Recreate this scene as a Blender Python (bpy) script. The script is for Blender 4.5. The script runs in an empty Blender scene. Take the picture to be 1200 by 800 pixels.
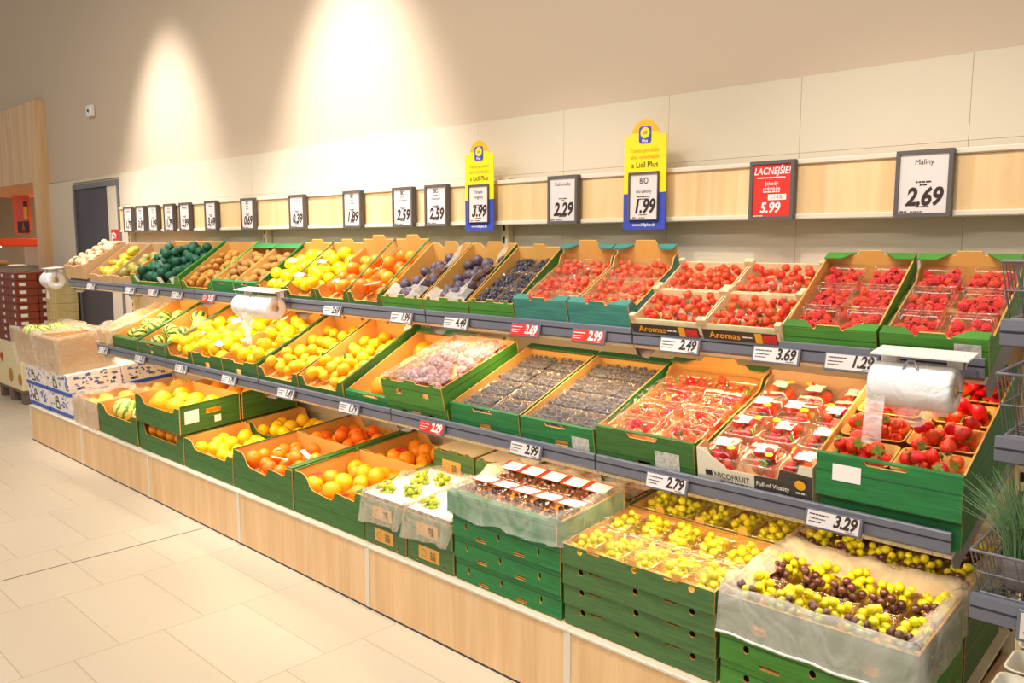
import bpy, math, random
from mathutils import Vector, Matrix, Euler
from mathutils.geometry import tessellate_polygon

SC = bpy.context.scene
COL = SC.collection
RAD = math.radians
rng = random.Random(7)

# ------------------------------------------------------------------ camera
cd = bpy.data.cameras.new('camera')
cam = bpy.data.objects.new('camera', cd)
COL.objects.link(cam)
cam.location = (0, -2.004, 1.5586)
cam.rotation_euler = (RAD(90 - 6.926), 0, RAD(43.514))
cd.sensor_width = 36
cd.lens = 963.8 / 1200 * 36
cd.clip_start = 0.02
cd.clip_end = 60
SC.camera = cam

# ------------------------------------------------------------------ world, lights, exposure
SC.view_settings.view_transform = 'Standard'
SC.view_settings.look = 'None'
SC.view_settings.gamma = 1
SC.view_settings.use_curve_mapping = False
SC.view_settings.exposure = 0.14
SC.cycles.transparent_max_bounces = 24
SC.cycles.max_bounces = 8
SC.cycles.sample_clamp_indirect = 6
w = bpy.data.worlds.new('world')
SC.world = w
w.use_nodes = True
w.node_tree.nodes['Background'].inputs[0].default_value = (1.0, 0.92, 0.83, 1)
w.node_tree.nodes['Background'].inputs[1].default_value = 0.36


def area_light(name, loc, rot, sx, sy, power, col):
    l = bpy.data.lights.new(name, 'AREA')
    l.shape = 'RECTANGLE'
    l.size, l.size_y = sx, sy
    l.energy = power
    l.color = col
    o = bpy.data.objects.new(name, l)
    COL.objects.link(o)
    o.location = loc
    o.rotation_euler = rot
    return o


def spot_light(name, loc, target, power, deg, blend, col, size=0.05):
    l = bpy.data.lights.new(name, 'SPOT')
    l.energy = power
    l.spot_size = RAD(deg)
    l.spot_blend = blend
    l.color = col
    l.shadow_soft_size = size
    o = bpy.data.objects.new(name, l)
    COL.objects.link(o)
    o.location = loc
    o.rotation_euler = (Vector(target) - Vector(loc)).to_track_quat('-Z', 'Y').to_euler()
    return o


WARM = (1.0, 0.86, 0.68)
# ceiling light strips of the aisle
area_light('ceiling_light_strip', (-2.9, -1.3, 3.7), (RAD(4), 0, 0), 8.6, 0.25, 95, (1.0, 0.93, 0.83))
area_light('ceiling_light_strip', (-2.9, -3.6, 3.8), (RAD(18), 0, 0), 8.6, 0.4, 105, (1.0, 0.94, 0.86))
# spotlights over the produce
for sx_ in (-7.3, -5.2, -3.6, -2.4, -1.0):
    spot_light('track_spotlight', (sx_, -0.75, 3.45), (sx_ + 0.05, 0.35, 1.1), 125, 62, 0.8, (1.0, 0.94, 0.85), 0.06)
# two spotlights grazing the wall
spot_light('wall_spotlight', (-6.40, -0.3, 4.3), (-6.43, 0.9, 1.55), 600, 50, 1.0, (1.0, 0.95, 0.89), 0.08)
spot_light('wall_spotlight', (-4.0, -0.3, 4.3), (-4.02, 0.9, 1.5), 740, 50, 1.0, (1.0, 0.95, 0.89), 0.08)


# ------------------------------------------------------------------ materials
def lin(c):
    r = []
    for x in c[:3]:
        x = x / 255
        r.append(x / 12.92 if x <= 0.04045 else ((x + 0.055) / 1.055) ** 2.4)
    return (*r, 1)


def new_mat(name):
    m = bpy.data.materials.new(name)
    m.use_nodes = True
    nt = m.node_tree
    return m, nt, nt.nodes['Principled BSDF']


def mat(name, col, rough=0.5, var=0.0, hue=0.0, bump=0.0, bscale=60, metal=0.0, mott=None, mscale=8, coat=0.0, sss=0.0, spec=0.5):
    """plain colour; var/hue: each object differs a little; mott: second colour in blotches"""
    m, nt, b = new_mat(name)
    N, L = nt.nodes, nt.links
    b.inputs['Roughness'].default_value = rough
    b.inputs['Metallic'].default_value = metal
    b.inputs['Specular IOR Level'].default_value = spec
    if coat:
        b.inputs['Coat Weight'].default_value = coat
        b.inputs['Coat Roughness'].default_value = 0.15
    src = None
    tc = None
    if mott is not None or bump:
        tc = N.new('ShaderNodeTexCoord')
    if mott is not None:
        nz = N.new('ShaderNodeTexNoise')
        nz.inputs['Scale'].default_value = mscale
        nz.inputs['Detail'].default_value = 3
        L.new(tc.outputs['Object'], nz.inputs['Vector'])
        rp = N.new('ShaderNodeValToRGB')
        rp.color_ramp.elements[0].position = 0.4
        rp.color_ramp.elements[1].position = 0.62
        rp.color_ramp.elements[0].color = lin(col)
        rp.color_ramp.elements[1].color = lin(mott)
        L.new(nz.outputs['Fac'], rp.inputs[0])
        src = rp.outputs[0]
    if var or hue:
        oi = N.new('ShaderNodeObjectInfo')
        hs = N.new('ShaderNodeHueSaturation')
        mr = N.new('ShaderNodeMapRange')
        mr.inputs[3].default_value = 1 - var
        mr.inputs[4].default_value = 1 + var
        L.new(oi.outputs['Random'], mr.inputs[0])
        L.new(mr.outputs[0], hs.inputs['Value'])
        mh = N.new('ShaderNodeMapRange')
        mh.inputs[3].default_value = 0.5 - hue
        mh.inputs[4].default_value = 0.5 + hue
        fr = N.new('ShaderNodeMath')
        fr.operation = 'FRACT'
        mu = N.new('ShaderNodeMath')
        mu.operation = 'MULTIPLY'
        mu.inputs[1].default_value = 7.13
        L.new(oi.outputs['Random'], mu.inputs[0])
        L.new(mu.outputs[0], fr.inputs[0])
        L.new(fr.outputs[0], mh.inputs[0])
        L.new(mh.outputs[0], hs.inputs['Hue'])
        if src:
            L.new(src, hs.inputs['Color'])
        else:
            hs.inputs['Color'].default_value = lin(col)
        src = hs.outputs[0]
    if src:
        L.new(src, b.inputs['Base Color'])
    else:
        b.inputs['Base Color'].default_value = lin(col)
    if bump:
        nb = N.new('ShaderNodeTexNoise')
        nb.inputs['Scale'].default_value = bscale
        L.new(tc.outputs['Object'], nb.inputs['Vector'])
        bp = N.new('ShaderNodeBump')
        bp.inputs['Strength'].default_value = bump
        bp.inputs['Distance'].default_value = 0.01
        L.new(nb.outputs['Fac'], bp.inputs['Height'])
        L.new(bp.outputs[0], b.inputs['Normal'])
    return m


def wood_mat(name, c1, c2, c3, along='Z', scale=1.0, rough=0.5):
    m, nt, b = new_mat(name)
    N, L = nt.nodes, nt.links
    tc = N.new('ShaderNodeTexCoord')
    mp = N.new('ShaderNodeMapping')
    mp.inputs['Scale'].default_value = {'Z': (26, 26, 1.6), 'X': (1.6, 26, 26)}[along]
    L.new(tc.outputs['Object'], mp.inputs[0])
    n1 = N.new('ShaderNodeTexNoise')
    n1.inputs['Scale'].default_value = scale
    n1.inputs['Detail'].default_value = 5
    n1.inputs['Distortion'].default_value = 0.6
    L.new(mp.outputs[0], n1.inputs['Vector'])
    rp = N.new('ShaderNodeValToRGB')
    e = rp.color_ramp.elements
    e[0].position, e[1].position = 0.3, 0.7
    e[0].color, e[1].color = lin(c1), lin(c3)
    k = e.new(0.5)
    k.color = lin(c2)
    L.new(n1.outputs['Fac'], rp.inputs[0])
    # broad board-to-board difference
    mp2 = N.new('ShaderNodeMapping')
    mp2.inputs['Scale'].default_value = {'Z': (7, 7, 0.0), 'X': (0, 7, 7)}[along]
    L.new(tc.outputs['Object'], mp2.inputs[0])
    n2 = N.new('ShaderNodeTexNoise')
    n2.inputs['Scale'].default_value = 1.0
    n2.inputs['Detail'].default_value = 0
    L.new(mp2.outputs[0], n2.inputs['Vector'])
    hs = N.new('ShaderNodeHueSaturation')
    mr = N.new('ShaderNodeMapRange')
    mr.inputs[1].default_value, mr.inputs[2].default_value = 0.3, 0.7
    mr.inputs[3].default_value, mr.inputs[4].default_value = 0.95, 1.04
    L.new(n2.outputs['Fac'], mr.inputs[0])
    L.new(mr.outputs[0], hs.inputs['Value'])
    L.new(rp.outputs[0], hs.inputs['Color'])
    L.new(hs.outputs[0], b.inputs['Base Color'])
    b.inputs['Roughness'].default_value = rough
    return m


def card_mat(name, col, dark, pitch=0.045, rough=0.55):
    """cardboard printed with the boards of a crate: thin darker lines and a little wear"""
    m, nt, b = new_mat(name)
    N, L = nt.nodes, nt.links
    tc = N.new('ShaderNodeTexCoord')
    sp = N.new('ShaderNodeSeparateXYZ')
    L.new(tc.outputs['Object'], sp.inputs[0])
    md = N.new('ShaderNodeMath')
    md.operation = 'PINGPONG'
    md.inputs[1].default_value = pitch
    L.new(sp.outputs['Z'], md.inputs[0])
    lt = N.new('ShaderNodeMath')
    lt.operation = 'LESS_THAN'
    lt.inputs[1].default_value = 0.0022
    ad = N.new('ShaderNodeMath')
    ad.operation = 'ADD'
    ad.inputs[1].default_value = pitch * 0.55
    L.new(sp.outputs['Z'], ad.inputs[0])
    L.new(ad.outputs[0], md.inputs[0])
    L.new(md.outputs[0], lt.inputs[0])
    nz = N.new('ShaderNodeTexNoise')
    mp = N.new('ShaderNodeMapping')
    mp.inputs['Scale'].default_value = (5, 5, 60)
    L.new(tc.outputs['Object'], mp.inputs[0])
    L.new(mp.outputs[0], nz.inputs['Vector'])
    nz.inputs['Scale'].default_value = 1.5
    nz.inputs['Detail'].default_value = 4
    rp = N.new('ShaderNodeValToRGB')
    rp.color_ramp.elements[0].position = 0.3
    rp.color_ramp.elements[1].position = 0.75
    rp.color_ramp.elements[0].color = lin([c * 0.86 for c in col])
    rp.color_ramp.elements[1].color = lin([min(255, c * 1.1) for c in col])
    L.new(nz.outputs['Fac'], rp.inputs[0])
    mx = N.new('ShaderNodeMix')
    mx.data_type = 'RGBA'
    L.new(lt.outputs[0], mx.inputs['Factor'])
    L.new(rp.outputs[0], mx.inputs['A'])
    mx.inputs['B'].default_value = lin(dark)
    L.new(mx.outputs['Result'], b.inputs['Base Color'])
    b.inputs['Roughness'].default_value = rough
    return m


def film_mat(name, fac=0.18, col=(245, 242, 235), rough=0.12, crease=0.5, scale=18, stretch=(1, 1, 1), width=0.03):
    """clear wrapping film: see-through, shiny, whiter along its creases"""
    m, nt, b = new_mat(name)
    N, L = nt.nodes, nt.links
    out = N['Material Output']
    b.inputs['Base Color'].default_value = lin(col)
    b.inputs['Roughness'].default_value = rough
    tr = N.new('ShaderNodeBsdfTransparent')
    mx = N.new('ShaderNodeMixShader')
    tc = N.new('ShaderNodeTexCoord')
    mp = N.new('ShaderNodeMapping')
    mp.inputs['Scale'].default_value = stretch
    L.new(tc.outputs['Object'], mp.inputs[0])
    nz = N.new('ShaderNodeTexNoise')
    nz.inputs['Scale'].default_value = scale
    nz.inputs['Detail'].default_value = 4
    nz.inputs['Distortion'].default_value = 1.5
    L.new(mp.outputs[0], nz.inputs['Vector'])
    # creases: narrow ridges where the noise crosses its middle
    sb = N.new('ShaderNodeMath')
    sb.operation = 'SUBTRACT'
    sb.inputs[1].default_value = 0.5
    L.new(nz.outputs['Fac'], sb.inputs[0])
    ab = N.new('ShaderNodeMath')
    ab.operation = 'ABSOLUTE'
    L.new(sb.outputs[0], ab.inputs[0])
    mr = N.new('ShaderNodeMapRange')
    mr.inputs[1].default_value, mr.inputs[2].default_value = 0.0, width
    mr.inputs[3].default_value, mr.inputs[4].default_value = crease, 0.0
    L.new(ab.outputs[0], mr.inputs[0])
    ad = N.new('ShaderNodeMath')
    ad.operation = 'ADD'
    ad.use_clamp = True
    ad.inputs[1].default_value = fac
    L.new(mr.outputs[0], ad.inputs[0])
    bp = N.new('ShaderNodeBump')
    bp.inputs['Strength'].default_value = 0.7
    bp.inputs['Distance'].default_value = 0.02
    L.new(nz.outputs['Fac'], bp.inputs['Height'])
    L.new(bp.outputs[0], b.inputs['Normal'])
    L.new(ad.outputs[0], mx.inputs[0])
    L.new(tr.outputs[0], mx.inputs[1])
    L.new(b.outputs[0], mx.inputs[2])
    L.new(mx.outputs[0], out.inputs[0])
    return m


def gloss_film(name, base, crease, scale, width=0.02, rough=0.07):
    """clear film or rigid plastic: see-through with mirror-like glints, brighter along creases"""
    m, nt, b = new_mat(name)
    N, L = nt.nodes, nt.links
    out = N['Material Output']
    N.remove(b)
    gl = N.new('ShaderNodeBsdfGlossy')
    gl.inputs['Roughness'].default_value = rough
    gl.inputs['Color'].default_value = (1, 0.98, 0.95, 1)
    tr = N.new('ShaderNodeBsdfTransparent')
    mx = N.new('ShaderNodeMixShader')
    tc = N.new('ShaderNodeTexCoord')
    nz = N.new('ShaderNodeTexNoise')
    nz.inputs['Scale'].default_value = scale
    nz.inputs['Detail'].default_value = 3
    nz.inputs['Distortion'].default_value = 1.2
    L.new(tc.outputs['Object'], nz.inputs['Vector'])
    bp = N.new('ShaderNodeBump')
    bp.inputs['Strength'].default_value = 0.8 if crease else 0.15
    bp.inputs['Distance'].default_value = 0.03
    L.new(nz.outputs['Fac'], bp.inputs['Height'])
    L.new(bp.outputs[0], gl.inputs['Normal'])
    lw = N.new('ShaderNodeLayerWeight')
    lw.inputs['Blend'].default_value = 0.5
    pw_ = N.new('ShaderNodeMath')
    pw_.operation = 'POWER'
    pw_.inputs[1].default_value = 4
    L.new(lw.outputs['Facing'], pw_.inputs[0])
    fr = N.new('ShaderNodeMath')
    fr.operation = 'MULTIPLY'
    fr.inputs[1].default_value = 0.4
    L.new(pw_.outputs[0], fr.inputs[0])
    ad = N.new('ShaderNodeMath')
    ad.operation = 'ADD'
    ad.inputs[1].default_value = base
    L.new(fr.outputs[0], ad.inputs[0])
    last = ad
    if crease:
        sb = N.new('ShaderNodeMath')
        sb.operation = 'SUBTRACT'
        sb.inputs[1].default_value = 0.5
        L.new(nz.outputs['Fac'], sb.inputs[0])
        ab = N.new('ShaderNodeMath')
        ab.operation = 'ABSOLUTE'
        L.new(sb.outputs[0], ab.inputs[0])
        mr = N.new('ShaderNodeMapRange')
        mr.inputs[1].default_value, mr.inputs[2].default_value = 0.0, width
        mr.inputs[3].default_value, mr.inputs[4].default_value = crease, 0.0
        L.new(ab.outputs[0], mr.inputs[0])
        a2 = N.new('ShaderNodeMath')
        a2.operation = 'ADD'
        a2.use_clamp = True
        L.new(ad.outputs[0], a2.inputs[0])
        L.new(mr.outputs[0], a2.inputs[1])
        last = a2
    L.new(last.outputs[0], mx.inputs[0])
    L.new(tr.outputs[0], mx.inputs[1])
    L.new(gl.outputs[0], mx.inputs[2])
    L.new(mx.outputs[0], out.inputs[0])
    return m


def stripe_mat(name, c1, c2, n=10, rough=0.45, wob=0.6, bias=0.0):
    """stripes that run from stem to tip (striped squash)"""
    m, nt, b = new_mat(name)
    N, L = nt.nodes, nt.links
    tc = N.new('ShaderNodeTexCoord')
    sp = N.new('ShaderNodeSeparateXYZ')
    L.new(tc.outputs['Object'], sp.inputs[0])
    at = N.new('ShaderNodeMath')
    at.operation = 'ARCTAN2'
    L.new(sp.outputs['Y'], at.inputs[0])
    L.new(sp.outputs['X'], at.inputs[1])
    nz = N.new('ShaderNodeTexNoise')
    nz.inputs['Scale'].default_value = 3.5
    L.new(tc.outputs['Object'], nz.inputs['Vector'])
    mu = N.new('ShaderNodeMath')
    mu.operation = 'MULTIPLY_ADD'
    mu.inputs[1].default_value = n
    L.new(at.outputs[0], mu.inputs[0])
    m2 = N.new('ShaderNodeMath')
    m2.operation = 'MULTIPLY'
    m2.inputs[1].default_value = wob * 8
    L.new(nz.outputs['Fac'], m2.inputs[0])
    L.new(m2.outputs[0], mu.inputs[2])
    sn = N.new('ShaderNodeMath')
    sn.operation = 'SINE'
    L.new(mu.outputs[0], sn.inputs[0])
    mr = N.new('ShaderNodeMapRange')
    mr.inputs[1].default_value, mr.inputs[2].default_value = -0.15 + bias, 0.25 + bias
    L.new(sn.outputs[0], mr.inputs[0])
    mx = N.new('ShaderNodeMix')
    mx.data_type = 'RGBA'
    mx.inputs['A'].default_value = lin(c1)
    mx.inputs['B'].default_value = lin(c2)
    L.new(mr.outputs[0], mx.inputs['Factor'])
    L.new(mx.outputs['Result'], b.inputs['Base Color'])
    b.inputs['Roughness'].default_value = rough
    return m


def floor_mat():
    m, nt, b = new_mat('vinyl_floor_tiles')
    N, L = nt.nodes, nt.links
    tc = N.new('ShaderNodeTexCoord')
    br = N.new('ShaderNodeTexBrick')
    br.inputs['Scale'].default_value = 1.0
    br.inputs['Brick Width'].default_value = 0.34
    br.inputs['Row Height'].default_value = 0.64
    br.inputs['Mortar Size'].default_value = 0.0022
    br.inputs['Mortar Smooth'].default_value = 0.2
    br.inputs['Color1'].default_value = lin((214, 200, 178))
    br.inputs['Color2'].default_value = lin((209, 194, 171))
    br.inputs['Mortar'].default_value = lin((182, 163, 136))
    mp = N.new('ShaderNodeMapping')
    mp.inputs['Rotation'].default_value = (0, 0, RAD(90))
    L.new(tc.outputs['Object'], mp.inputs[0])
    L.new(mp.outputs[0], br.inputs['Vector'])
    vo = N.new('ShaderNodeTexVoronoi')
    vo.inputs['Scale'].default_value = 34
    L.new(tc.outputs['Object'], vo.inputs['Vector'])
    lt = N.new('ShaderNodeMath')
    lt.operation = 'LESS_THAN'
    lt.inputs[1].default_value = 0.13
    L.new(vo.outputs['Distance'], lt.inputs[0])
    m3 = N.new('ShaderNodeMath')
    m3.operation = 'MULTIPLY'
    m3.inputs[1].default_value = 0.35
    L.new(lt.outputs[0], m3.inputs[0])
    mx = N.new('ShaderNodeMix')
    mx.data_type = 'RGBA'
    L.new(m3.outputs[0], mx.inputs['Factor'])
    L.new(br.outputs['Color'], mx.inputs['A'])
    mx.inputs['B'].default_value = lin((226, 178, 122))
    L.new(mx.outputs['Result'], b.inputs['Base Color'])
    b.inputs['Roughness'].default_value = 0.42
    return m


M = {}
M['paint'] = mat('warm_grey_wall_paint', (206, 186, 162), 0.8, bump=0.03, bscale=200)
M['clad'] = mat('cream_wall_panel', (217, 203, 180), 0.7, bump=0.03, bscale=150)
M['cladgap'] = mat('wall_panel_joint', (205, 190, 162), 0.8)
M['white'] = mat('white_plastic', (236, 232, 226), 0.4)
M['paper'] = mat('white_paper', (240, 236, 230), 0.7)
M['sheet'] = mat('price_sheet_paper', (222, 211, 206), 0.6)
M['greypaper'] = mat('printed_grey_paper', (205, 200, 190), 0.7, mott=(170, 165, 158), mscale=90)
M['ink'] = mat('dark_ink', (52, 36, 32), 0.7)
M['whiteink'] = mat('white_ink', (250, 246, 240), 0.6)
M['orangeink'] = mat('ochre_ink', (214, 160, 10), 0.6)
M['frame'] = mat('dark_grey_plastic_frame', (92, 86, 84), 0.5)
M['rail'] = mat('grey_painted_shelf_metal', (108, 109, 120), 0.42)
M['railline'] = mat('groove_shade_and_floor_joint', (52, 54, 62), 0.5)
M['dark'] = mat('dark_slot_shade', (38, 26, 18), 0.9)
M['kick'] = mat('dark_kick_strip', (66, 64, 76), 0.6)
M['doorgrey'] = mat('anthracite_door', (70, 66, 74), 0.5)
M['doorframe'] = mat('grey_door_frame', (112, 110, 114), 0.5)
M['red'] = mat('red_print', (222, 44, 30), 0.55)
M['signred'] = mat('red_sign_panel', (250, 84, 30), 0.5)
M['yellow'] = mat('yellow_print', (250, 222, 8), 0.5)
M['amber'] = mat('amber_print', (252, 182, 18), 0.5)
M['blue'] = mat('blue_print', (58, 74, 178), 0.5)
M['black'] = mat('black_print', (38, 34, 32), 0.6)
M['steel'] = mat('steel_wire', (150, 150, 156), 0.35, metal=0.7)
M['wiregrey'] = mat('grey_coated_wire', (112, 110, 116), 0.45)
M['goldlitwire'] = mat('gold_lit_wire', (210, 160, 80), 0.4, metal=0.4)  # warm LED glow on the comb put into the wire colour
M['creamsteel'] = mat('cream_shelf_post', (226, 208, 172), 0.45)
M['bakerywall'] = mat('brown_bakery_wall', (214, 190, 156), 0.8)
M['plinth'] = wood_mat('light_oak_plinth', (218, 176, 126), (226, 186, 136), (232, 196, 150), 'Z', 1.0)
M['strip'] = wood_mat('pale_oak_fascia', (224, 184, 130), (232, 196, 142), (238, 206, 156), 'Z', 0.7)
M['portalwood'] = wood_mat('oak_portal_cladding', (214, 172, 124), (224, 184, 138), (232, 196, 152), 'Z', 0.6)
M['plinthtrim'] = mat('pale_plinth_trim', (222, 210, 190), 0.5)
M['floor'] = floor_mat()
M['kraft'] = mat('brown_cardboard', (214, 158, 76), 0.75, mott=(220, 166, 86), mscale=6)
M['kraftbrown'] = mat('dull_brown_cardboard', (196, 160, 116), 0.75, mott=(204, 168, 124), mscale=6)
M['palewood'] = mat('pale_poplar_wood', (238, 214, 168), 0.7, mott=(228, 200, 150), mscale=20)
M['green'] = card_mat('green_printed_card', (58, 106, 42), (36, 76, 28))
M['green2'] = card_mat('leaf_green_printed_card', (70, 136, 44), (40, 94, 26))
M['green3'] = card_mat('olive_green_printed_card', (72, 110, 58), (46, 76, 38), 0.07)
M['green4'] = card_mat('bright_green_printed_card', (32, 120, 58), (20, 84, 40))
M['teal'] = card_mat('teal_printed_card', (56, 130, 118), (44, 110, 100), 0.2)
M['blackcard'] = card_mat('black_printed_card', (66, 58, 48), (66, 58, 48), 0.5)
M['creamcard'] = mat('cream_printed_card', (226, 216, 192), 0.6)
M['film'] = gloss_film('clear_wrapping_film', 0.012, 0.06, 16)
M['filmshine'] = gloss_film('shiny_wrapping_film', 0.02, 0.35, 30, 0.02)
M['liner'] = film_mat('milky_plastic_liner', 0.36, crease=0.1, scale=7, width=0.12, rough=0.2, col=(232, 226, 214))
M['linerwarm'] = film_mat('loose_plastic_bag', 0.26, crease=0.14, scale=7, width=0.12, rough=0.15, col=(240, 224, 200))
M['clear'] = gloss_film('clear_rigid_plastic', 0.03, 0.0, 5)
M['cloudy'] = film_mat('rolled_plastic_bags', 0.95, crease=0.05, scale=7, rough=0.22, col=(240, 238, 236))
M['tail'] = film_mat('hanging_plastic_bag', 0.5, crease=0.3, scale=12, rough=0.2, col=(244, 240, 236))
M['greyfilm'] = film_mat('smoky_printed_film', 0.16, crease=0.5, scale=22, rough=0.12, col=(186, 174, 164), width=0.02, stretch=(0.5, 2.5, 1))  # pale streaks painted in for highlights on the stretched film
M['purplefilm'] = film_mat('crinkled_net_film', 0.13, crease=0.35, scale=20, rough=0.1, col=(236, 224, 222), width=0.04)
M['rimclear'] = gloss_film('clear_plastic_rim', 0.15, 0.0, 5)
M['bigorange'] = mat('yellow_orange_peel', (252, 184, 16), 0.42, var=0.05, hue=0.01, bump=0.12, bscale=14)
M['orange'] = mat('orange_peel', (246, 152, 14), 0.42, var=0.06, hue=0.008, bump=0.12, bscale=14)
M['mandarin'] = mat('mandarin_peel', (250, 184, 8), 0.42, var=0.06, hue=0.01, bump=0.15, bscale=12)
M['redorange'] = mat('red_orange_peel', (250, 134, 12), 0.42, var=0.07, hue=0.015, bump=0.12, bscale=14)
M['grapefruit'] = mat('yellow_citrus_peel', (252, 206, 6), 0.42, var=0.06, hue=0.012, bump=0.12, bscale=14)
M['lemon'] = mat('lemon_peel', (252, 218, 4), 0.42, var=0.05, hue=0.01, bump=0.14, bscale=12)
M['quince'] = mat('yellow_squash_skin', (252, 218, 4), 0.45, var=0.05, hue=0.008, bump=0.1, bscale=4, mott=(250, 202, 6), mscale=3)
M['kiwi'] = mat('brown_kiwi_skin', (160, 112, 48), 0.85, var=0.12, bump=0.2, bscale=40)
M['kiwigold'] = mat('tan_kiwi_skin', (190, 134, 52), 0.8, var=0.12, bump=0.2, bscale=40)
M['plum'] = mat('dusky_plum_skin', (74, 58, 74), 0.5, var=0.2, mott=(104, 90, 108), mscale=3)
M['mango'] = mat('mango_skin', (170, 176, 30), 0.45, var=0.1, hue=0.04, mott=(226, 150, 30), mscale=2)
M['pear'] = mat('green_pear_skin', (150, 146, 52), 0.55, var=0.1, mott=(132, 112, 50), mscale=4)
M['net'] = mat('dark_green_net', (20, 84, 58), 0.6, var=0.1, bump=0.5, bscale=30, mott=(34, 112, 78), mscale=12)
M['squash'] = stripe_mat('striped_squash_skin', (226, 214, 92), (52, 106, 34), 9)
M['squashpale'] = stripe_mat('pale_striped_squash_skin', (238, 232, 130), (104, 154, 50), 10, bias=0.25)
M['strawberry'] = mat('strawberry_skin', (222, 32, 6), 0.3, var=0.12, hue=0.01, bump=0.3, bscale=9, mott=(228, 58, 22), mscale=2)
M['strawberrydull'] = mat('strawberry_under_film', (236, 58, 10), 0.4, var=0.12, hue=0.014, bump=0.3, bscale=9)
M['strawberryrest'] = mat('strawberries_far', (228, 46, 10), 0.35, bump=0.1, bscale=300, mott=(240, 90, 22), mscale=24)
M['baggy'] = film_mat('big_clear_bag', 0.15, crease=0.14, scale=5, rough=0.1, col=(238, 236, 224), width=0.12)
M['raspberry'] = mat('raspberry_skin', (230, 62, 44), 0.45, var=0.1, hue=0.01)
M['leaf'] = mat('green_leaf', (86, 130, 34), 0.5, var=0.15)
M['calyx'] = mat('strawberry_leaves', (122, 142, 48), 0.55, var=0.2)
M['stem'] = mat('brown_stem', (130, 110, 54), 0.7)
M['grape'] = mat('green_grape_skin', (214, 206, 24), 0.28, var=0.1, hue=0.015, coat=0.3)
M['grapegreen'] = mat('fresh_green_grape_skin', (176, 190, 48), 0.28, var=0.1, hue=0.015, coat=0.3)
M['grapedark'] = mat('dark_grape_skin', (84, 44, 42), 0.3, var=0.25, hue=0.02, coat=0.3)
M['blueberry'] = mat('blueberry_skin', (58, 56, 70), 0.5, var=0.25)
M['mushroom'] = mat('pale_mushroom_skin', (224, 190, 148), 0.7, var=0.08)
M['parsnip'] = mat('pale_parsnip_skin', (236, 196, 116), 0.65, var=0.08)
M['onion'] = mat('pink_onion_skin', (136, 74, 88), 0.45, var=0.15, hue=0.02, mott=(200, 150, 146), mscale=2)
M['choc'] = mat('brown_carton_print', (122, 50, 26), 0.5, mott=(138, 60, 32), mscale=9)
M['chocside'] = mat('red_brown_carton', (150, 66, 36), 0.55)
M['creambox'] = mat('cream_carton', (244, 226, 180), 0.6)
M['palebox'] = mat('straw_coloured_carton', (212, 190, 130), 0.6, mott=(200, 176, 116), mscale=10)
M['palletwood'] = mat('grey_pallet_wood', (120, 104, 88), 0.8)
M['soil'] = mat('dark_plant_pot', (96, 88, 84), 0.7)
M['chive'] = mat('blue_green_chives', (116, 152, 104), 0.5)
M['lampglow'], _nt, _b = new_mat('lit_lamp')
_b.inputs['Emission Color'].default_value = (1, 0.8, 0.5, 1)
_b.inputs['Emission Strength'].default_value = 6
M['thinprint'] = mat('blue_printed_motif', (92, 108, 176), 0.6)
M['creambag'] = mat('cream_printed_bag_carton', (242, 234, 226), 0.6, mott=(230, 220, 214), mscale=14)
M['bandblue'] = mat('blue_carton_band', (52, 90, 186), 0.55)
M['gold'] = mat('golden_brown_motif', (190, 140, 50), 0.6)
M['green_sheet'] = mat('plain_green_card', (58, 130, 50), 0.55)
M['cyan'] = mat('turquoise_tag', (70, 190, 220), 0.5)
M['olivewhite'] = mat('grey_white_pulp_tray', (224, 216, 196), 0.8)


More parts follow.
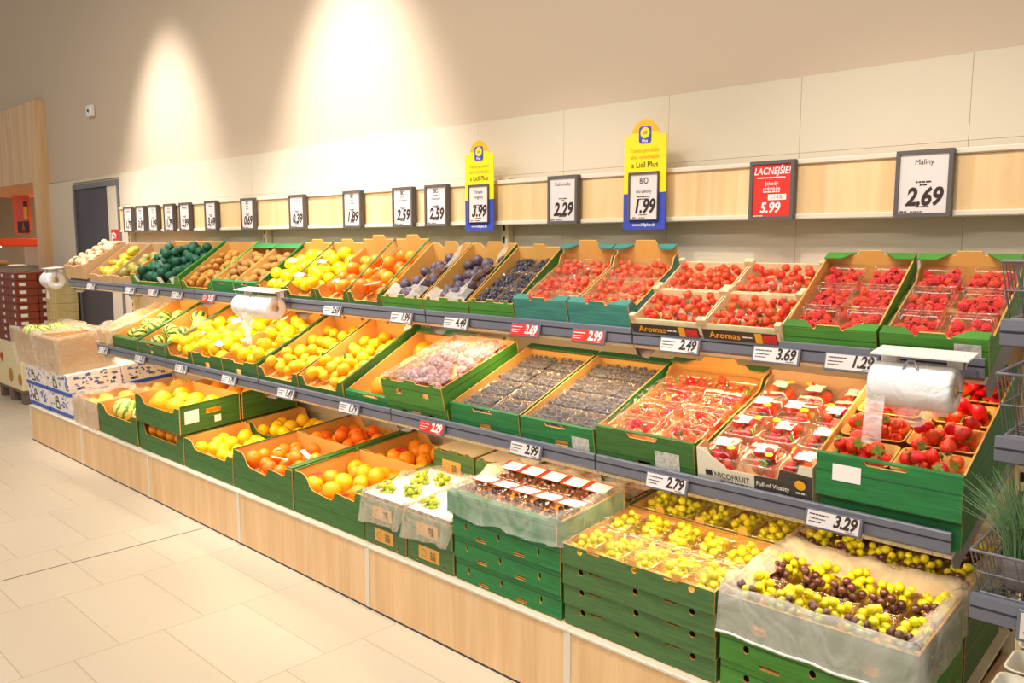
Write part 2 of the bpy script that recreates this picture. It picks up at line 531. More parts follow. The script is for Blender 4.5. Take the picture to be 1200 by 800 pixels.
# ------------------------------------------------------------------ mesh building
class MB:
    def __init__(self):
        self.v, self.f, self.m, self.s = [], [], [], []

    def add(self, vs, fs, mi=0, smooth=False):
        n = len(self.v)
        self.v += [tuple(p) for p in vs]
        for f in fs:
            self.f.append([i + n for i in f])
            self.m.append(mi)
            self.s.append(smooth)
        return self

    def box(self, x0, x1, y0, y1, z0, z1, mi=0):
        vs = [(x, y, z) for z in (z0, z1) for y in (y0, y1) for x in (x0, x1)]
        return self.add(vs, [(0, 2, 3, 1), (4, 5, 7, 6), (0, 1, 5, 4), (2, 6, 7, 3), (0, 4, 6, 2), (1, 3, 7, 5)], mi)

    def cbox(self, x0, x1, y0, y1, z0, z1, c=0.004, mi=0):
        """box with chamfered vertical and horizontal edges"""
        xs, ys, zs = (x0, x1), (y0, y1), (z0, z1)
        vs, idx = [], {}
        for i in (0, 1):
            for j in (0, 1):
                for k in (0, 1):
                    sx, sy, sz = (1, -1)[i], (1, -1)[j], (1, -1)[k]
                    for a in range(3):
                        p = [xs[i], ys[j], zs[k]]
                        for b_, s_ in enumerate((sx, sy, sz)):
                            if b_ != a:
                                p[b_] += s_ * c
                        idx[(i, j, k, a)] = len(vs)
                        vs.append(p)
        # vertex (i,j,k,a) lies on the face normal to axis a
        fs = []
        for i in (0, 1):
            fs.append([idx[(i, 0, 0, 0)], idx[(i, 1, 0, 0)], idx[(i, 1, 1, 0)], idx[(i, 0, 1, 0)]])
            fs.append([idx[(0, i, 0, 1)], idx[(1, i, 0, 1)], idx[(1, i, 1, 1)], idx[(0, i, 1, 1)]])
            fs.append([idx[(0, 0, i, 2)], idx[(1, 0, i, 2)], idx[(1, 1, i, 2)], idx[(0, 1, i, 2)]])
        for p in (0, 1):
            for q in (0, 1):
                fs.append([idx[(p, q, 0, 0)], idx[(p, q, 1, 0)], idx[(p, q, 1, 1)], idx[(p, q, 0, 1)]])
                fs.append([idx[(p, 0, q, 0)], idx[(p, 1, q, 0)], idx[(p, 1, q, 2)], idx[(p, 0, q, 2)]])
                fs.append([idx[(0, p, q, 1)], idx[(1, p, q, 1)], idx[(1, p, q, 2)], idx[(0, p, q, 2)]])
                for r in (0, 1):
                    fs.append([idx[(p, q, r, 0)], idx[(p, q, r, 1)], idx[(p, q, r, 2)]])
        return self.add(vs, fs, mi)

    def tube(self, pts, r, n=6, mi=0, smooth=True, caps=True):
        pts = [Vector(p) for p in pts]
        vs, fs = [], []
        ref = Vector((0.13, 0.29, 0.95))
        for i, p in enumerate(pts):
            d = (pts[min(i + 1, len(pts) - 1)] - pts[max(i - 1, 0)]).normalized()
            if abs(d.dot(ref)) > 0.97:
                ref = Vector((0.95, 0.2, 0.1))
            a = d.cross(ref).normalized()
            b = d.cross(a)
            rr = r[i] if isinstance(r, (list, tuple)) else r
            for k in range(n):
                t = 2 * math.pi * k / n
                vs.append(p + (a * math.cos(t) + b * math.sin(t)) * rr)
        for i in range(len(pts) - 1):
            for k in range(n):
                fs.append((i * n + k, i * n + (k + 1) % n, (i + 1) * n + (k + 1) % n, (i + 1) * n + k))
        self.add(vs, fs, mi, smooth)
        if caps:
            m = len(pts) - 1
            self.add(vs[:n], [tuple(range(n))[::-1]], mi)
            self.add(vs[m * n:], [tuple(range(n))], mi)
        return self

    def ball(self, fn, nu=14, nv=9, mi=0, c=(0, 0, 0)):
        """fn(theta from top, phi) -> radius vector"""
        vs = [Vector(fn(0, 0)) + Vector(c)]
        for j in range(1, nv):
            for i in range(nu):
                vs.append(Vector(fn(math.pi * j / nv, 2 * math.pi * i / nu)) + Vector(c))
        vs.append(Vector(fn(math.pi, 0)) + Vector(c))
        fs = [(0, 1 + i, 1 + (i + 1) % nu) for i in range(nu)]
        for j in range(nv - 2):
            for i in range(nu):
                a, b = 1 + j * nu + i, 1 + j * nu + (i + 1) % nu
                fs.append((a, a + nu, b + nu, b))
        e = 1 + (nv - 2) * nu
        fs += [(e + i, len(vs) - 1, e + (i + 1) % nu) for i in range(nu)]
        return self.add(vs, fs, mi, True)

    def sphere(self, c, r, nu=10, nv=7, mi=0, sc=(1, 1, 1)):
        return self.ball(lambda t, p: (r * sc[0] * math.sin(t) * math.cos(p), r * sc[1] * math.sin(t) * math.sin(p), r * sc[2] * math.cos(t)), nu, nv, mi, c)

    def prism(self, poly, holes, fmap, th, mo=0, mi_=0, me=0):
        """flat outline (u,v) with holes; fmap(u,v,t) -> xyz, t 0 outer face, th inner face"""
        loops = [list(poly)] + [list(h) for h in holes]
        flat = [p for l in loops for p in l]
        tris = tessellate_polygon([[Vector((p[0], p[1], 0)) for p in l] for l in loops])
        n = len(flat)
        vo = [fmap(p[0], p[1], 0) for p in flat]
        vi = [fmap(p[0], p[1], th) for p in flat]
        self.add(vo, [tuple(t) for t in tris], mo)
        self.add(vi, [tuple(t[::-1]) for t in tris], mi_)
        base = 0
        for l in loops:
            k = len(l)
            vs = [vo[base + i] for i in range(k)] + [vi[base + i] for i in range(k)]
            self.add(vs, [(i, (i + 1) % k, k + (i + 1) % k, k + i) for i in range(k)], me)
            base += k
        return self

    def rings(self, rings, mi=0, smooth=True, close=True, cap0=False, cap1=False):
        n = len(rings[0])
        vs = [p for r in rings for p in r]
        fs = []
        for j in range(len(rings) - 1):
            for i in range(n if close else n - 1):
                a, b = j * n + i, j * n + (i + 1) % n
                fs.append((a, b, b + n, a + n))
        self.add(vs, fs, mi, smooth)
        if cap0:
            self.add(rings[0], [tuple(range(n))[::-1]], mi)
        if cap1:
            self.add(rings[-1], [tuple(range(n))], mi)
        return self

    def mesh(self, name, mats):
        me = bpy.data.meshes.new(name)
        me.from_pydata(self.v, [], self.f)
        for m in (mats if isinstance(mats, (list, tuple)) else [mats]):
            me.materials.append(M[m] if isinstance(m, str) else m)
        me.polygons.foreach_set('material_index', self.m)
        me.polygons.foreach_set('use_smooth', self.s)
        me.validate()
        me.update()
        return me

    def build(self, name, mats, parent=None, link=True):
        return obj(name, self.mesh(name, mats), parent, link)


KIDS = {}


def obj(name, me, parent=None, link=True):
    o = bpy.data.objects.new(name, me)
    if link:
        COL.objects.link(o)
    if parent is not None:
        o.parent = parent
        KIDS.setdefault(parent.name, []).append(o)
    return o


def tag(o, label, cat, group=None, kind=None):
    if label:
        o['label'] = label
    if cat:
        o['category'] = cat
    if group:
        o['group'] = group
    if kind:
        o['kind'] = kind
    return o


def empty(name, loc=(0, 0, 0), rot=(0, 0, 0), link=True):
    o = bpy.data.objects.new(name, None)
    o.empty_display_size = 0.05
    if link:
        COL.objects.link(o)
    o.location = loc
    o.rotation_euler = rot
    return o


def structure(o, label=None):
    o['kind'] = 'structure'
    if label:
        o['label'] = label
    return o


def copy_kids(src, dst):
    for ch in KIDS.get(src.name, ()):
        c = ch.copy()
        COL.objects.link(c)
        c.parent = dst
        for g in KIDS.get(ch.name, ()):
            d = g.copy()
            COL.objects.link(d)
            d.parent = c


def place(proto, mw, label, cat, group=None):
    """a copy of a thing and of each of its parts"""
    o = proto.copy()
    COL.objects.link(o)
    o.matrix_basis = mw
    tag(o, label, cat, group)
    copy_kids(proto, o)
    return o


# ------------------------------------------------------------------ lettering
_tcache = {}


def text_data(s, size, bold=0.0, shear=0.0, align='CENTER', sx=1.0, space=1.0, matname='ink'):
    key = (s, size, bold, shear, align, sx, space, matname)
    if key in _tcache:
        return _tcache[key]
    cu = bpy.data.curves.new('lettering', 'FONT')
    cu.body = s
    cu.size = size
    cu.offset = bold * size
    cu.shear = shear
    cu.align_x = align
    cu.align_y = 'CENTER'
    cu.space_character = space
    cu.resolution_u = 3
    cu.fill_mode = 'FRONT'
    to = bpy.data.objects.new('lettering', cu)
    COL.objects.link(to)
    bpy.context.view_layer.update()
    me = bpy.data.meshes.new_from_object(to.evaluated_get(bpy.context.evaluated_depsgraph_get()))
    bpy.data.objects.remove(to)
    me2 = bpy.data.meshes.new('lettering')
    vs = [(v.co.x * sx, 0, v.co.y) for v in me.vertices]
    me2.from_pydata(vs, [], [tuple(p.vertices) for p in me.polygons])
    me2.materials.append(M[matname])
    me2.update()
    bpy.data.meshes.remove(me)
    _tcache[key] = me2
    return me2


def text(parent, s, x, z, size, y=-0.001, name='lettering', **kw):
    o = obj(name, text_data(s, size, **kw), parent)
    o.location = (x, y, z)
    return o


def bars(parent, spec, y=-0.001, name='small_print', m='ink'):
    """rows of print too fine to read: (x0, x1, z, h)"""
    b = MB()
    for x0, x1, z, h in spec:
        x = x0
        r = random.Random(int((x0 + z) * 1e5))
        while x < x1 - 1e-4:
            wd = min(x1 - x, h * r.uniform(1.2, 4))
            b.box(x, x + wd, y - 0.0004, y, z, z + h)
            x += wd + h * 0.6
    return b.build(name, m, parent)


# ------------------------------------------------------------------ shelf frames: X along the wall, s up the slope, n off the deck
class Frame:
    def __init__(s, y0, z0, deg):
        s.y0, s.z0, s.t = y0, z0, RAD(deg)

    def mat(s, X, sl, n):
        c, q = math.cos(s.t), math.sin(s.t)
        return Matrix.Translation((X, s.y0 + sl * c - n * q, s.z0 + sl * q + n * c)) @ Matrix.Rotation(s.t, 4, 'X')


BASE = Frame(0.03, 0.2875, 5)
MID = Frame(0.17, 0.797, 19)
TOP = Frame(0.365, 1.212, 30)


# ------------------------------------------------------------------ cardboard crates
def rect_hole(cx, cz, w_, h_):
    return [(cx - w_ / 2, cz - h_ / 2), (cx + w_ / 2, cz - h_ / 2), (cx + w_ / 2, cz + h_ / 2), (cx - w_ / 2, cz + h_ / 2)][::-1]


def oval_hole(cx, cz, w_, h_, n=10):
    return [(cx + w_ / 2 * math.cos(2 * math.pi * i / n), cz + h_ / 2 * math.sin(2 * math.pi * i / n)) for i in range(n)][::-1]


def profile(kind, W, H):
    """top edge from u=0 to u=W"""
    k = kind
    if k == 'flat':
        return [(0, H), (W, H)]
    if k == 'tab':
        return [(0, H), (W * .36, H), (W * .38, H + .012), (W * .62, H + .012), (W * .64, H), (W, H)]
    if k == 'bigtab':
        return [(0, H), (W * .3, H), (W * .34, H + .02), (W * .66, H + .02), (W * .7, H), (W, H)]
    if k == 'dip':
        return [(0, H), (W * .13, H), (W * .2, H * .72), (W * .36, H * .72), (W * .38, H * .84), (W * .62, H * .84), (W * .64, H * .72), (W * .8, H * .72), (W * .87, H), (W, H)]
    if k == 'notch':
        return [(0, H), (W * .34, H), (W * .37, H * .9), (W * .63, H * .9), (W * .66, H), (W, H)]
    if k == 'low':
        return [(0, H), (W * .1, H), (W * .16, H * .62), (W * .84, H * .62), (W * .9, H), (W, H)]
    if k == 'scoop':
        return [(0, H), (W * .12, H), (W * .17, H * .97), (W * .21, H * .88), (W * .24, H * .74), (W * .29, H * .66), (W * .4, H * .63), (W * .56, H * .6), (W * .59, H * .64), (W * .61, H * .78), (W * .64, H * .8), (W * .88, H * .76), (W * .9, H * .96), (W, H * .96)]
    if k == 'scoopin':
        return [(0, H), (W * .1, H), (W * .16, H * .94), (W * .22, H * .74), (W * .3, H * .7), (W * .86, H * .7), (W * .9, H * .9), (W, H * .9)]
    if k == 'crown':
        return [(0, H), (W * .18, H), (W * .26, H * .86), (W * .3, H * .86), (W * .36, H * 1.05), (W * .64, H * 1.05), (W * .7, H * .86), (W * .74, H * .86), (W * .82, H), (W, H)]
    if k == 'rise':      # side: low in front, high at the back
        return [(0, H), (W * .12, H), (W * .2, H * .8), (W * .6, H * .8), (W * .7, H * 1.15), (W, H * 1.2)]
    if k == 'sidedip':
        return [(0, H), (W * .08, H), (W * .14, H * .8), (W * .86, H * .8), (W * .92, H), (W, H)]
    if k == 'teeth':
        return [(0, H), (W * .1, H), (W * .11, H + .012), (W * .17, H + .012), (W * .18, H), (W * .4, H), (W * .42, H + .012), (W * .58, H + .012), (W * .6, H), (W * .82, H), (W * .83, H + .012), (W * .89, H + .012), (W * .9, H), (W, H)]
    if k == 'slope':
        return [(0, H * .75), (W, H * 1.25)]
    raise KeyError(k)


class Crate:
    pass


def crate(label, fr, X0, X1, H, s0=0.0, D=0.37, n0=0.0, out='green', inn='kraft', front='flat', back='flat', side='flat',
          floor=0.012, fholes=(), sholes=(), flaps=(), gussets='', papers=(), group=None, gap=0.004, name='fruit_crate',
          cat='crate', lean=0.55, hback=None, th=0.005, roll=0.0, yaw=0.0):
    c = Crate()
    c.W, c.D, c.H, c.fl = (X1 - X0) - 2 * gap, D - gap, H, floor
    c.k = math.tan(fr.t * lean)
    c.M = fr.mat((X0 + X1) / 2, s0, n0) @ Matrix.Rotation(yaw, 4, 'Z')
    e = empty(name)
    e.matrix_basis = c.M
    tag(e, label, cat, group)
    c.e = e
    W, k = c.W, c.k
    D = c.D
    Hb = hback or H
    mats = [out, inn]
    S = lambda x, y, z: (x, y + k * z, z)

    def panel(nm, prof, holes, fmap):
        U = prof[-1][0]
        poly = [(0, 0), (U, 0)] + prof[::-1]
        MB().prism(poly, holes, fmap, th, 0, 1, 1).build(nm, mats, e)
    panel('front_panel', profile(front, W, H), fholes, lambda u, v, t: S(u - W / 2, t, v))
    panel('back_panel', profile(back, W, Hb), (), lambda u, v, t: S(u - W / 2, D - t, v))
    pr = profile(side, D - 2 * th, H)
    if Hb != H and side == 'flat':
        pr = [(0, H), (D - 2 * th, Hb)]
    for sg in (-1, 1):
        panel('side_panel', pr, sholes if sg > 0 else (), lambda u, v, t, sg=sg: S(sg * (W / 2 - t), u + th, v))
    b = MB()
    b.add([S(x, y, z) for z in (floor - 0.004, floor) for y in (th, D - th) for x in (-W / 2 + th, W / 2 - th)],
          [(0, 2, 3, 1), (4, 5, 7, 6), (0, 1, 5, 4), (2, 6, 7, 3), (0, 4, 6, 2), (1, 3, 7, 5)], 0)
    b.build('bottom_panel', inn, e)
    for f in flaps:     # folded rims: 'L' 'R' 'B' 'F', width, height
        b = MB()
        which, wd = f[0], f[1]
        z0 = H if which != 'B' else Hb
        if len(f) > 2:
            z0 = f[2]
        if which in 'LR':
            sg = -1 if which == 'L' else 1
            z1 = z0 + (Hb - H)
            x0, x1 = sg * W / 2, sg * (W / 2 - wd)
            ys, zs = (0, D), (z0, z1)
            vs = [S(x, y, z + dz) for dz in (0, 0.004) for y, z in zip(ys, zs) for x in (x0, x1)]
        else:
            y0, y1 = (0, wd) if which == 'F' else (D - wd, D)
            vs = [S(x, y, z0 + dz) for dz in (0, 0.004) for y in (y0, y1) for x in (-W / 2, W / 2)]
        b.add(vs, [(0, 2, 3, 1), (4, 5, 7, 6), (0, 1, 5, 4), (2, 6, 7, 3), (0, 4, 6, 2), (1, 3, 7, 5)], 0)
        b.build('folded_rim', [out], e)
    g = 0.06 if W < 0.45 else 0.075
    for ch in gussets:  # triangular corner plates: a front-left b front-right c back-left d back-right
        sx = -1 if ch in 'ac' else 1
        fy = ch in 'ab'
        zz = (H if fy else Hb) + 0.0005
        x0 = sx * W / 2
        y0 = 0 if fy else D
        dy = 0.035 if fy else -0.035
        tri = [(x0, y0), (x0 - sx * g * 1.5, y0), (x0 - sx * g * 0.9, y0 + dy), (x0, y0 + dy)]
        vs = [S(x, y, zz + dz) for dz in (0, 0.004) for x, y in tri]
        MB().add(vs, [(3, 2, 1, 0), (4, 5, 6, 7), (0, 1, 5, 4), (1, 2, 6, 5), (2, 3, 7, 6), (3, 0, 4, 7)]).build('corner_flap', [out], e)
    for p in papers:    # (face, u, v, w, h, material)
        face, u, v, pw, ph, pm = p
        b = MB()
        if face == 'F':
            vs = [S(u - W / 2 + a, -0.0012 - 0.0008 * dz, v + c_) for dz in (0, 1) for a, c_ in ((0, 0), (pw, 0), (pw, ph), (0, ph))]
        else:
            vs = [S(W / 2 + 0.0012 + 0.0008 * dz, u + a, v + c_) for dz in (0, 1) for a, c_ in ((0, 0), (pw, 0), (pw, ph), (0, ph))]
        b.add(vs, [(3, 2, 1, 0), (4, 5, 6, 7), (0, 1, 5, 4), (1, 2, 6, 5), (2, 3, 7, 6), (3, 0, 4, 7)])
        lab = b.build('shipping_label', pm, e)
        if face == 'F' and pm == 'kraft' and pw > 0.1:
            b = MB()
            cx_, cz_ = u - W / 2 + pw * .25, v + ph * .5
            b.tube([S(cx_ + ph * .26 * math.cos(a * .628), -0.0024, cz_ + ph * .26 * math.sin(a * .628)) for a in range(11)], 0.0008, 4)
            for q in range(6):
                b.box(u - W / 2 + pw * (.6 + .13 * (q % 2)), u - W / 2 + pw * (.69 + .13 * (q % 2)), -0.0028, -0.002, v + ph * (.22 + .22 * (q // 2)), v + ph * (.36 + .22 * (q // 2)))
            b.build('label_print', 'stem', lab)
    return c


def pt(c, x, y, z):
    """crate-local point to a world matrix (no rotation beyond the crate's)"""
    return c.M @ Matrix.Translation((x, y + c.k * z, z))


def heap(n, x0, x1, y0, y1, z0, r, rg, jit=0.0, tries=40, lift=None, cap=None):
    """drop n balls one after another into the lowest of a few random spots"""
    P = []
    for i in range(n):
        ri = r * (1 + rg.uniform(-jit, jit))
        best = None
        for _ in range(tries):
            x = rg.uniform(x0 + ri, x1 - ri) if x1 - x0 > 2 * ri else (x0 + x1) / 2
            y = rg.uniform(y0 + ri, y1 - ri) if y1 - y0 > 2 * ri else (y0 + y1) / 2
            z = z0 + ri
            for (a, b, c_, q) in P:
                d2 = (a - x) ** 2 + (b - y) ** 2
                R = (ri + q) * 0.98
                if d2 < R * R:
                    z = max(z, c_ + math.sqrt(R * R - d2))
            score = z - (lift(x, y) if lift else 0)
            if best is None or score < best[0]:
                best = (score, x, y, z, ri)
        if cap is None or best[3] + best[4] <= cap:
            P.append(best[1:])
    return P


def rot_any(rg):
    return Euler((rg.uniform(0, 6.28), rg.uniform(0, 6.28), rg.uniform(0, 6.28))).to_matrix().to_4x4()


def rot_flat(rg):
    """long axis (z of the fruit) lying down, any heading"""
    return Matrix.Rotation(rg.uniform(0, 6.28), 4, 'Z') @ Matrix.Rotation(RAD(90) + rg.uniform(-.35, .35), 4, 'X') @ Matrix.Rotation(rg.uniform(0, 6.28), 4, 'Z')


def rot_up(rg, tilt=0.5):
    return Matrix.Rotation(rg.uniform(0, 6.28), 4, 'Z') @ Matrix.Rotation(rg.uniform(-tilt, tilt), 4, 'X') @ Matrix.Rotation(rg.uniform(-tilt, tilt), 4, 'Y')


def fill(c, protos, n, r, label, cat, group, zf=None, x=None, y=None, jit=0.06, rot=rot_any, lift=None, seed=None, mg=0.008, tries=44, zs=1.0, cap=None):
    rg = random.Random(seed if seed is not None else hash((round(c.M[0][3], 3), n)) & 0xffff)
    x0, x1 = x or (-c.W / 2 + mg, c.W / 2 - mg)
    y0, y1 = y or (mg, c.D - mg)
    z0 = c.fl if zf is None else zf
    out = []
    for (px, py, pz, pr) in heap(n, x0, x1, y0, y1, z0, r, rg, jit, tries, lift, cap):
        mw = pt(c, px, py, (pz - z0) * zs + z0) @ rot(rg) @ Matrix.Scale(pr, 4)
        out.append(place(rg.choice(protos) if isinstance(protos, list) else protos, mw, label, cat, group))
    return out


# ------------------------------------------------------------------ fruit, one of each kind (unit size, copied into the crates)
def proto(name, mb, mats):
    return obj(name, mb.mesh(name, mats), None, False)


def kid(parent, name, mb, mats):
    return obj(name, mb.mesh(name, mats), parent, False)


def citrus(name, m, oblate=0.96, leaf=False, nip=0.0, long=1.0):
    def fn(t, p):
        r = 1 - 0.05 * math.exp(-(t / 0.22) ** 2)
        z = r * math.cos(t) * oblate * long
        if nip:
            z += nip * math.exp(-(t / 0.32) ** 2) - nip * math.exp(-((math.pi - t) / 0.3) ** 2)
        return (r * math.sin(t) * math.cos(p), r * math.sin(t) * math.sin(p), z)
    o = proto(name, MB().ball(fn, 18, 12), m)
    top = oblate * long * 0.95 + nip
    b = MB()
    b.tube([(0, 0, top - 0.04), (0, 0, top + 0.03)], [0.11, 0.08], 7)
    kid(o, 'stem_button', b, 'stem' if not leaf else 'leaf')
    if leaf:
        l = MB()
        pts = []
        for i in range(6):
            u = i / 5
            wd = 0.32 * math.sin(math.pi * min(1, u * 0.97 + 0.03))
            pts.append([(0.05 + u * 0.95, -wd, top + 0.1 * math.sin(u * 2.5) + .05), (0.05 + u * 0.95, 0, top + 0.1 * math.sin(u * 2.5)), (0.05 + u * 0.95, wd, top + 0.1 * math.sin(u * 2.5) + .05)])
        vs = [p for r in pts for p in r]
        fs = [(i * 3 + j, i * 3 + j + 1, i * 3 + j + 4, i * 3 + j + 3) for i in range(5) for j in (0, 1)]
        l.add(vs, fs, 0, True)
        kid(o, 'leaf', l, 'leaf')
    return o


P = {}
P['orange'] = citrus('orange', 'orange')
P['bigorange'] = citrus('orange', 'bigorange')
P['redorange'] = citrus('orange', 'redorange')
P['grapefruit'] = citrus('grapefruit', 'grapefruit', 0.93)
P['mandarin'] = citrus('mandarin', 'mandarin', 0.84)
P['mandarinleaf'] = citrus('mandarin', 'mandarin', 0.84, True)
P['clementine'] = citrus('clementine', 'redorange', 0.84)
P['lemon'] = citrus('lemon', 'lemon', 1.0, False, 0.22, 1.18)


def blob(name, m, sc=(1, 1, 1), shape=None, stem=None, nu=16, nv=11):
    def fn(t, p):
        r = shape(t, p) if shape else 1
        return (sc[0] * r * math.sin(t) * math.cos(p), sc[1] * r * math.sin(t) * math.sin(p), sc[2] * r * math.cos(t))
    o = proto(name, MB().ball(fn, nu, nv), m)
    if stem:
        b = MB()
        z = sc[2] * (shape(0, 0) if shape else 1)
        b.tube([(0, 0, z - 0.06), (0.02, 0.01, z + stem[0] * 0.6), (0.06, 0.02, z + stem[0])], [stem[1] * 1.4, stem[1], stem[1] * 1.15], 6)
        kid(o, 'stem', b, stem[2])
    return o


P['kiwi'] = blob('kiwi', 'kiwi', (0.86, 0.86, 1.12), None, (0.06, 0.07, 'stem'))
P['kiwigold'] = blob('kiwi', 'kiwigold', (0.86, 0.86, 1.08), None, (0.06, 0.07, 'stem'))
P['plum'] = blob('plum', 'plum', (0.95, 0.95, 1.08), lambda t, p: 1 - 0.05 * math.exp(-(p - 3.14) ** 2 * 8), (0.12, 0.035, 'stem'))
P['mango'] = blob('mango', 'mango', (0.85, 0.75, 1.25), lambda t, p: 1 + 0.07 * math.cos(p) * math.sin(t) * math.cos(t), (0.06, 0.06, 'stem'))
P['pear'] = blob('pear', 'pear', (0.95, 0.95, 1.25), lambda t, p: 1 - 0.34 * math.exp(-((t - 0.55) / 0.5) ** 2) + 0.0 * p, (0.3, 0.05, 'stem'))
P['squash'] = blob('striped_squash', 'squash', (1, 1, 0.86), lambda t, p: 1 + 0.035 * math.cos(10 * p) * math.sin(t) - 0.1 * math.exp(-(t / 0.3) ** 2), (0.16, 0.07, 'stem'), 30, 14)
P['squashpale'] = blob('striped_squash', 'squashpale', (1, 1, 0.84), lambda t, p: 1 + 0.04 * math.cos(10 * p) * math.sin(t) - 0.1 * math.exp(-(t / 0.3) ** 2), (0.16, 0.07, 'stem'), 30, 14)
P['quince'] = blob('yellow_squash', 'quince', (1, 0.96, 1.06), lambda t, p: 1 + 0.05 * math.sin(5 * p + 1) * math.sin(t) - 0.16 * math.exp(-((t - 0.45) / 0.4) ** 2), (0.2, 0.09, 'palewood'), 20, 12)
P['yellowlong'] = blob('yellow_squash', 'quince', (0.8, 0.78, 1.3), lambda t, p: 1 - 0.16 * math.exp(-((t - 0.45) / 0.4) ** 2), (0.2, 0.09, 'stem'), 16, 12)
P['onion'] = blob('red_onion', 'onion', (1, 1, 0.9), lambda t, p: 1 + 0.18 * math.exp(-(t / 0.25) ** 2), (0.25, 0.06, 'stem'))

mb = MB()
mb.ball(lambda t, p: (math.sin(t) * math.cos(p), math.sin(t) * math.sin(p), max(-0.15, math.cos(t) * 0.75)), 14, 10)
P['mushroom'] = proto('mushroom', mb, 'mushroom')
kid(P['mushroom'], 'stem', MB().tube([(0, 0, -0.1), (0, 0, -0.75)], [0.35, 0.4], 10), 'mushroom')
mb = MB().tube([(0, 0, 1.5), (0, 0, 1.4), (0, 0, 1.0), (0.03, 0, 0), (0, .04, -1.2), (0.02, 0, -1.6)], [0.12, 0.3, 0.33, 0.24, 0.1, 0.02], 10)
P['parsnip'] = proto('parsnip', mb, 'parsnip')
kid(P['parsnip'], 'leaf_stub', MB().tube([(0, 0, 1.45), (0.02, 0, 1.62)], [0.14, 0.1], 7), 'leaf')


def strawberry(matname, seed):
    rg = random.Random(seed)
    a, b_ = rg.uniform(-.05, .05), rg.uniform(-.05, .05)

    def fn(t, p):
        u = t / math.pi
        r = 0.92 * math.sin(math.pi * min(1, u ** 0.8)) ** 0.75 * (1 - 0.38 * u * u) + 0.0
        r *= 1 + a * math.cos(2 * p) + b_ * math.cos(3 * p)
        return (r * math.cos(p), r * math.sin(p), 0.85 - 2.05 * u + 0.1 * math.exp(-(u / 0.12) ** 2) * -1)
    o = proto('strawberry', MB().ball(fn, 14, 11), matname)
    l = MB()
    n = 7
    for i in range(n):
        q = 2 * math.pi * i / n + rg.uniform(-.2, .2)
        ca, sa = math.cos(q), math.sin(q)
        L_ = rg.uniform(0.65, 0.9)
        ring = []
        for u, wd, h in ((0.0, 0.08, 0.8), (0.35, 0.2, 0.92), (0.7, 0.15, 0.86), (1.0, 0.01, 0.95)):
            rr = u * L_
            ring.append([(rr * ca - wd * sa, rr * sa + wd * ca, h), (rr * ca + wd * sa, rr * sa - wd * ca, h)])
        vs = [p for r in ring for p in r]
        l.add(vs, [(0, 1, 3, 2), (2, 3, 5, 4), (4, 5, 7, 6)], 0, True)
    l.tube([(0, 0, 0.78), (0.05, 0.03, 1.15)], 0.05, 5)
    kid(o, 'calyx', l, 'calyx')
    return o


P['strawberry'] = [strawberry('strawberry', s) for s in (1, 2, 3)]
P['strawberryfilm'] = [strawberry('strawberrydull', s) for s in (4, 5, 6)]


def raspberry(seed):
    rg = random.Random(seed)
    b = MB()
    for j, (z, r, n) in enumerate(((0.85, 0.28, 4), (0.5, 0.62, 8), (0.1, 0.78, 10), (-0.35, 0.8, 10), (-0.72, 0.62, 8))):
        for i in range(n):
            q = 2 * math.pi * (i + 0.5 * (j % 2)) / n + rg.uniform(-.1, .1)
            b.sphere((r * math.cos(q), r * math.sin(q), z), 0.29, 6, 4)
    o = proto('raspberry', b, 'raspberry')
    return o


P['raspberry'] = [raspberry(1), raspberry(2)]
mb = MB().ball(lambda t, p: ((1 - .1 * math.exp(-(t / .3) ** 2)) * math.sin(t) * math.cos(p), (1 - .1 * math.exp(-(t / .3) ** 2)) * math.sin(t) * math.sin(p), .86 * (1 - .2 * math.exp(-(t / .3) ** 2)) * math.cos(t)), 9, 6)
P['blueberry'] = proto('blueberry', mb, 'blueberry')


def bunch(name, m, n, seed, ax, ay, r):
    """bunch of grapes in metres, stem as its own mesh, every grape a part"""
    rg = random.Random(seed)
    st = MB()
    st.tube([(-ax * .9, 0, r * 1.2), (0, 0.004, r * 1.6), (ax * .9, 0, r * 1.2)], [0.0022, 0.002, 0.0012], 5)
    o = proto(name, st, 'stem')
    g = MB().sphere((0, 0, 0), 1, 10, 7, 0, (1, 1, 1.12)).mesh('grape', m)
    gg = []
    for (x, y, z, q) in heap(n, -ax, ax, -ay, ay, 0, r, rg, 0.12, 14, lambda x, y: 0.012 * (1 - (x / ax) ** 2 - (y / ay) ** 2)):
        k = obj('grape', g, o, False)
        k.location = (x, y, z)
        k.rotation_euler = (rg.uniform(0, 3), rg.uniform(0, 3), 0)
        k.scale = (q, q, q)
    return o


P['grapes'] = [bunch('grape_bunch', 'grape', 29, s, 0.078, 0.040, 0.0125) for s in (1, 2, 3)]
P['grapesgreen'] = [bunch('grape_bunch', 'grapegreen', 14, s, 0.042, 0.032, 0.0115) for s in (4, 5)]
P['grapesbig'] = [bunch('grape_bunch', 'grape', 22, s, 0.05, 0.042, 0.0125) for s in (7, 8, 9)]
P['grapesdark'] = [bunch('grape_bunch', 'grapedark', 13, s, 0.048, 0.028, 0.012) for s in (10, 11, 12)]


# ------------------------------------------------------------------ punnets, films, bags
def rrect(w_, d_, r, z, seg=3, cx=0, cy=0):
    out = []
    for k, (sx, sy) in enumerate(((1, 1), (-1, 1), (-1, -1), (1, -1))):
        for i in range(seg + 1):
            a = math.pi / 2 * (k + i / seg)
            out.append((cx + sx * (w_ / 2 - r) + r * math.cos(a), cy + sy * (d_ / 2 - r) + r * math.sin(a), z))
    return out


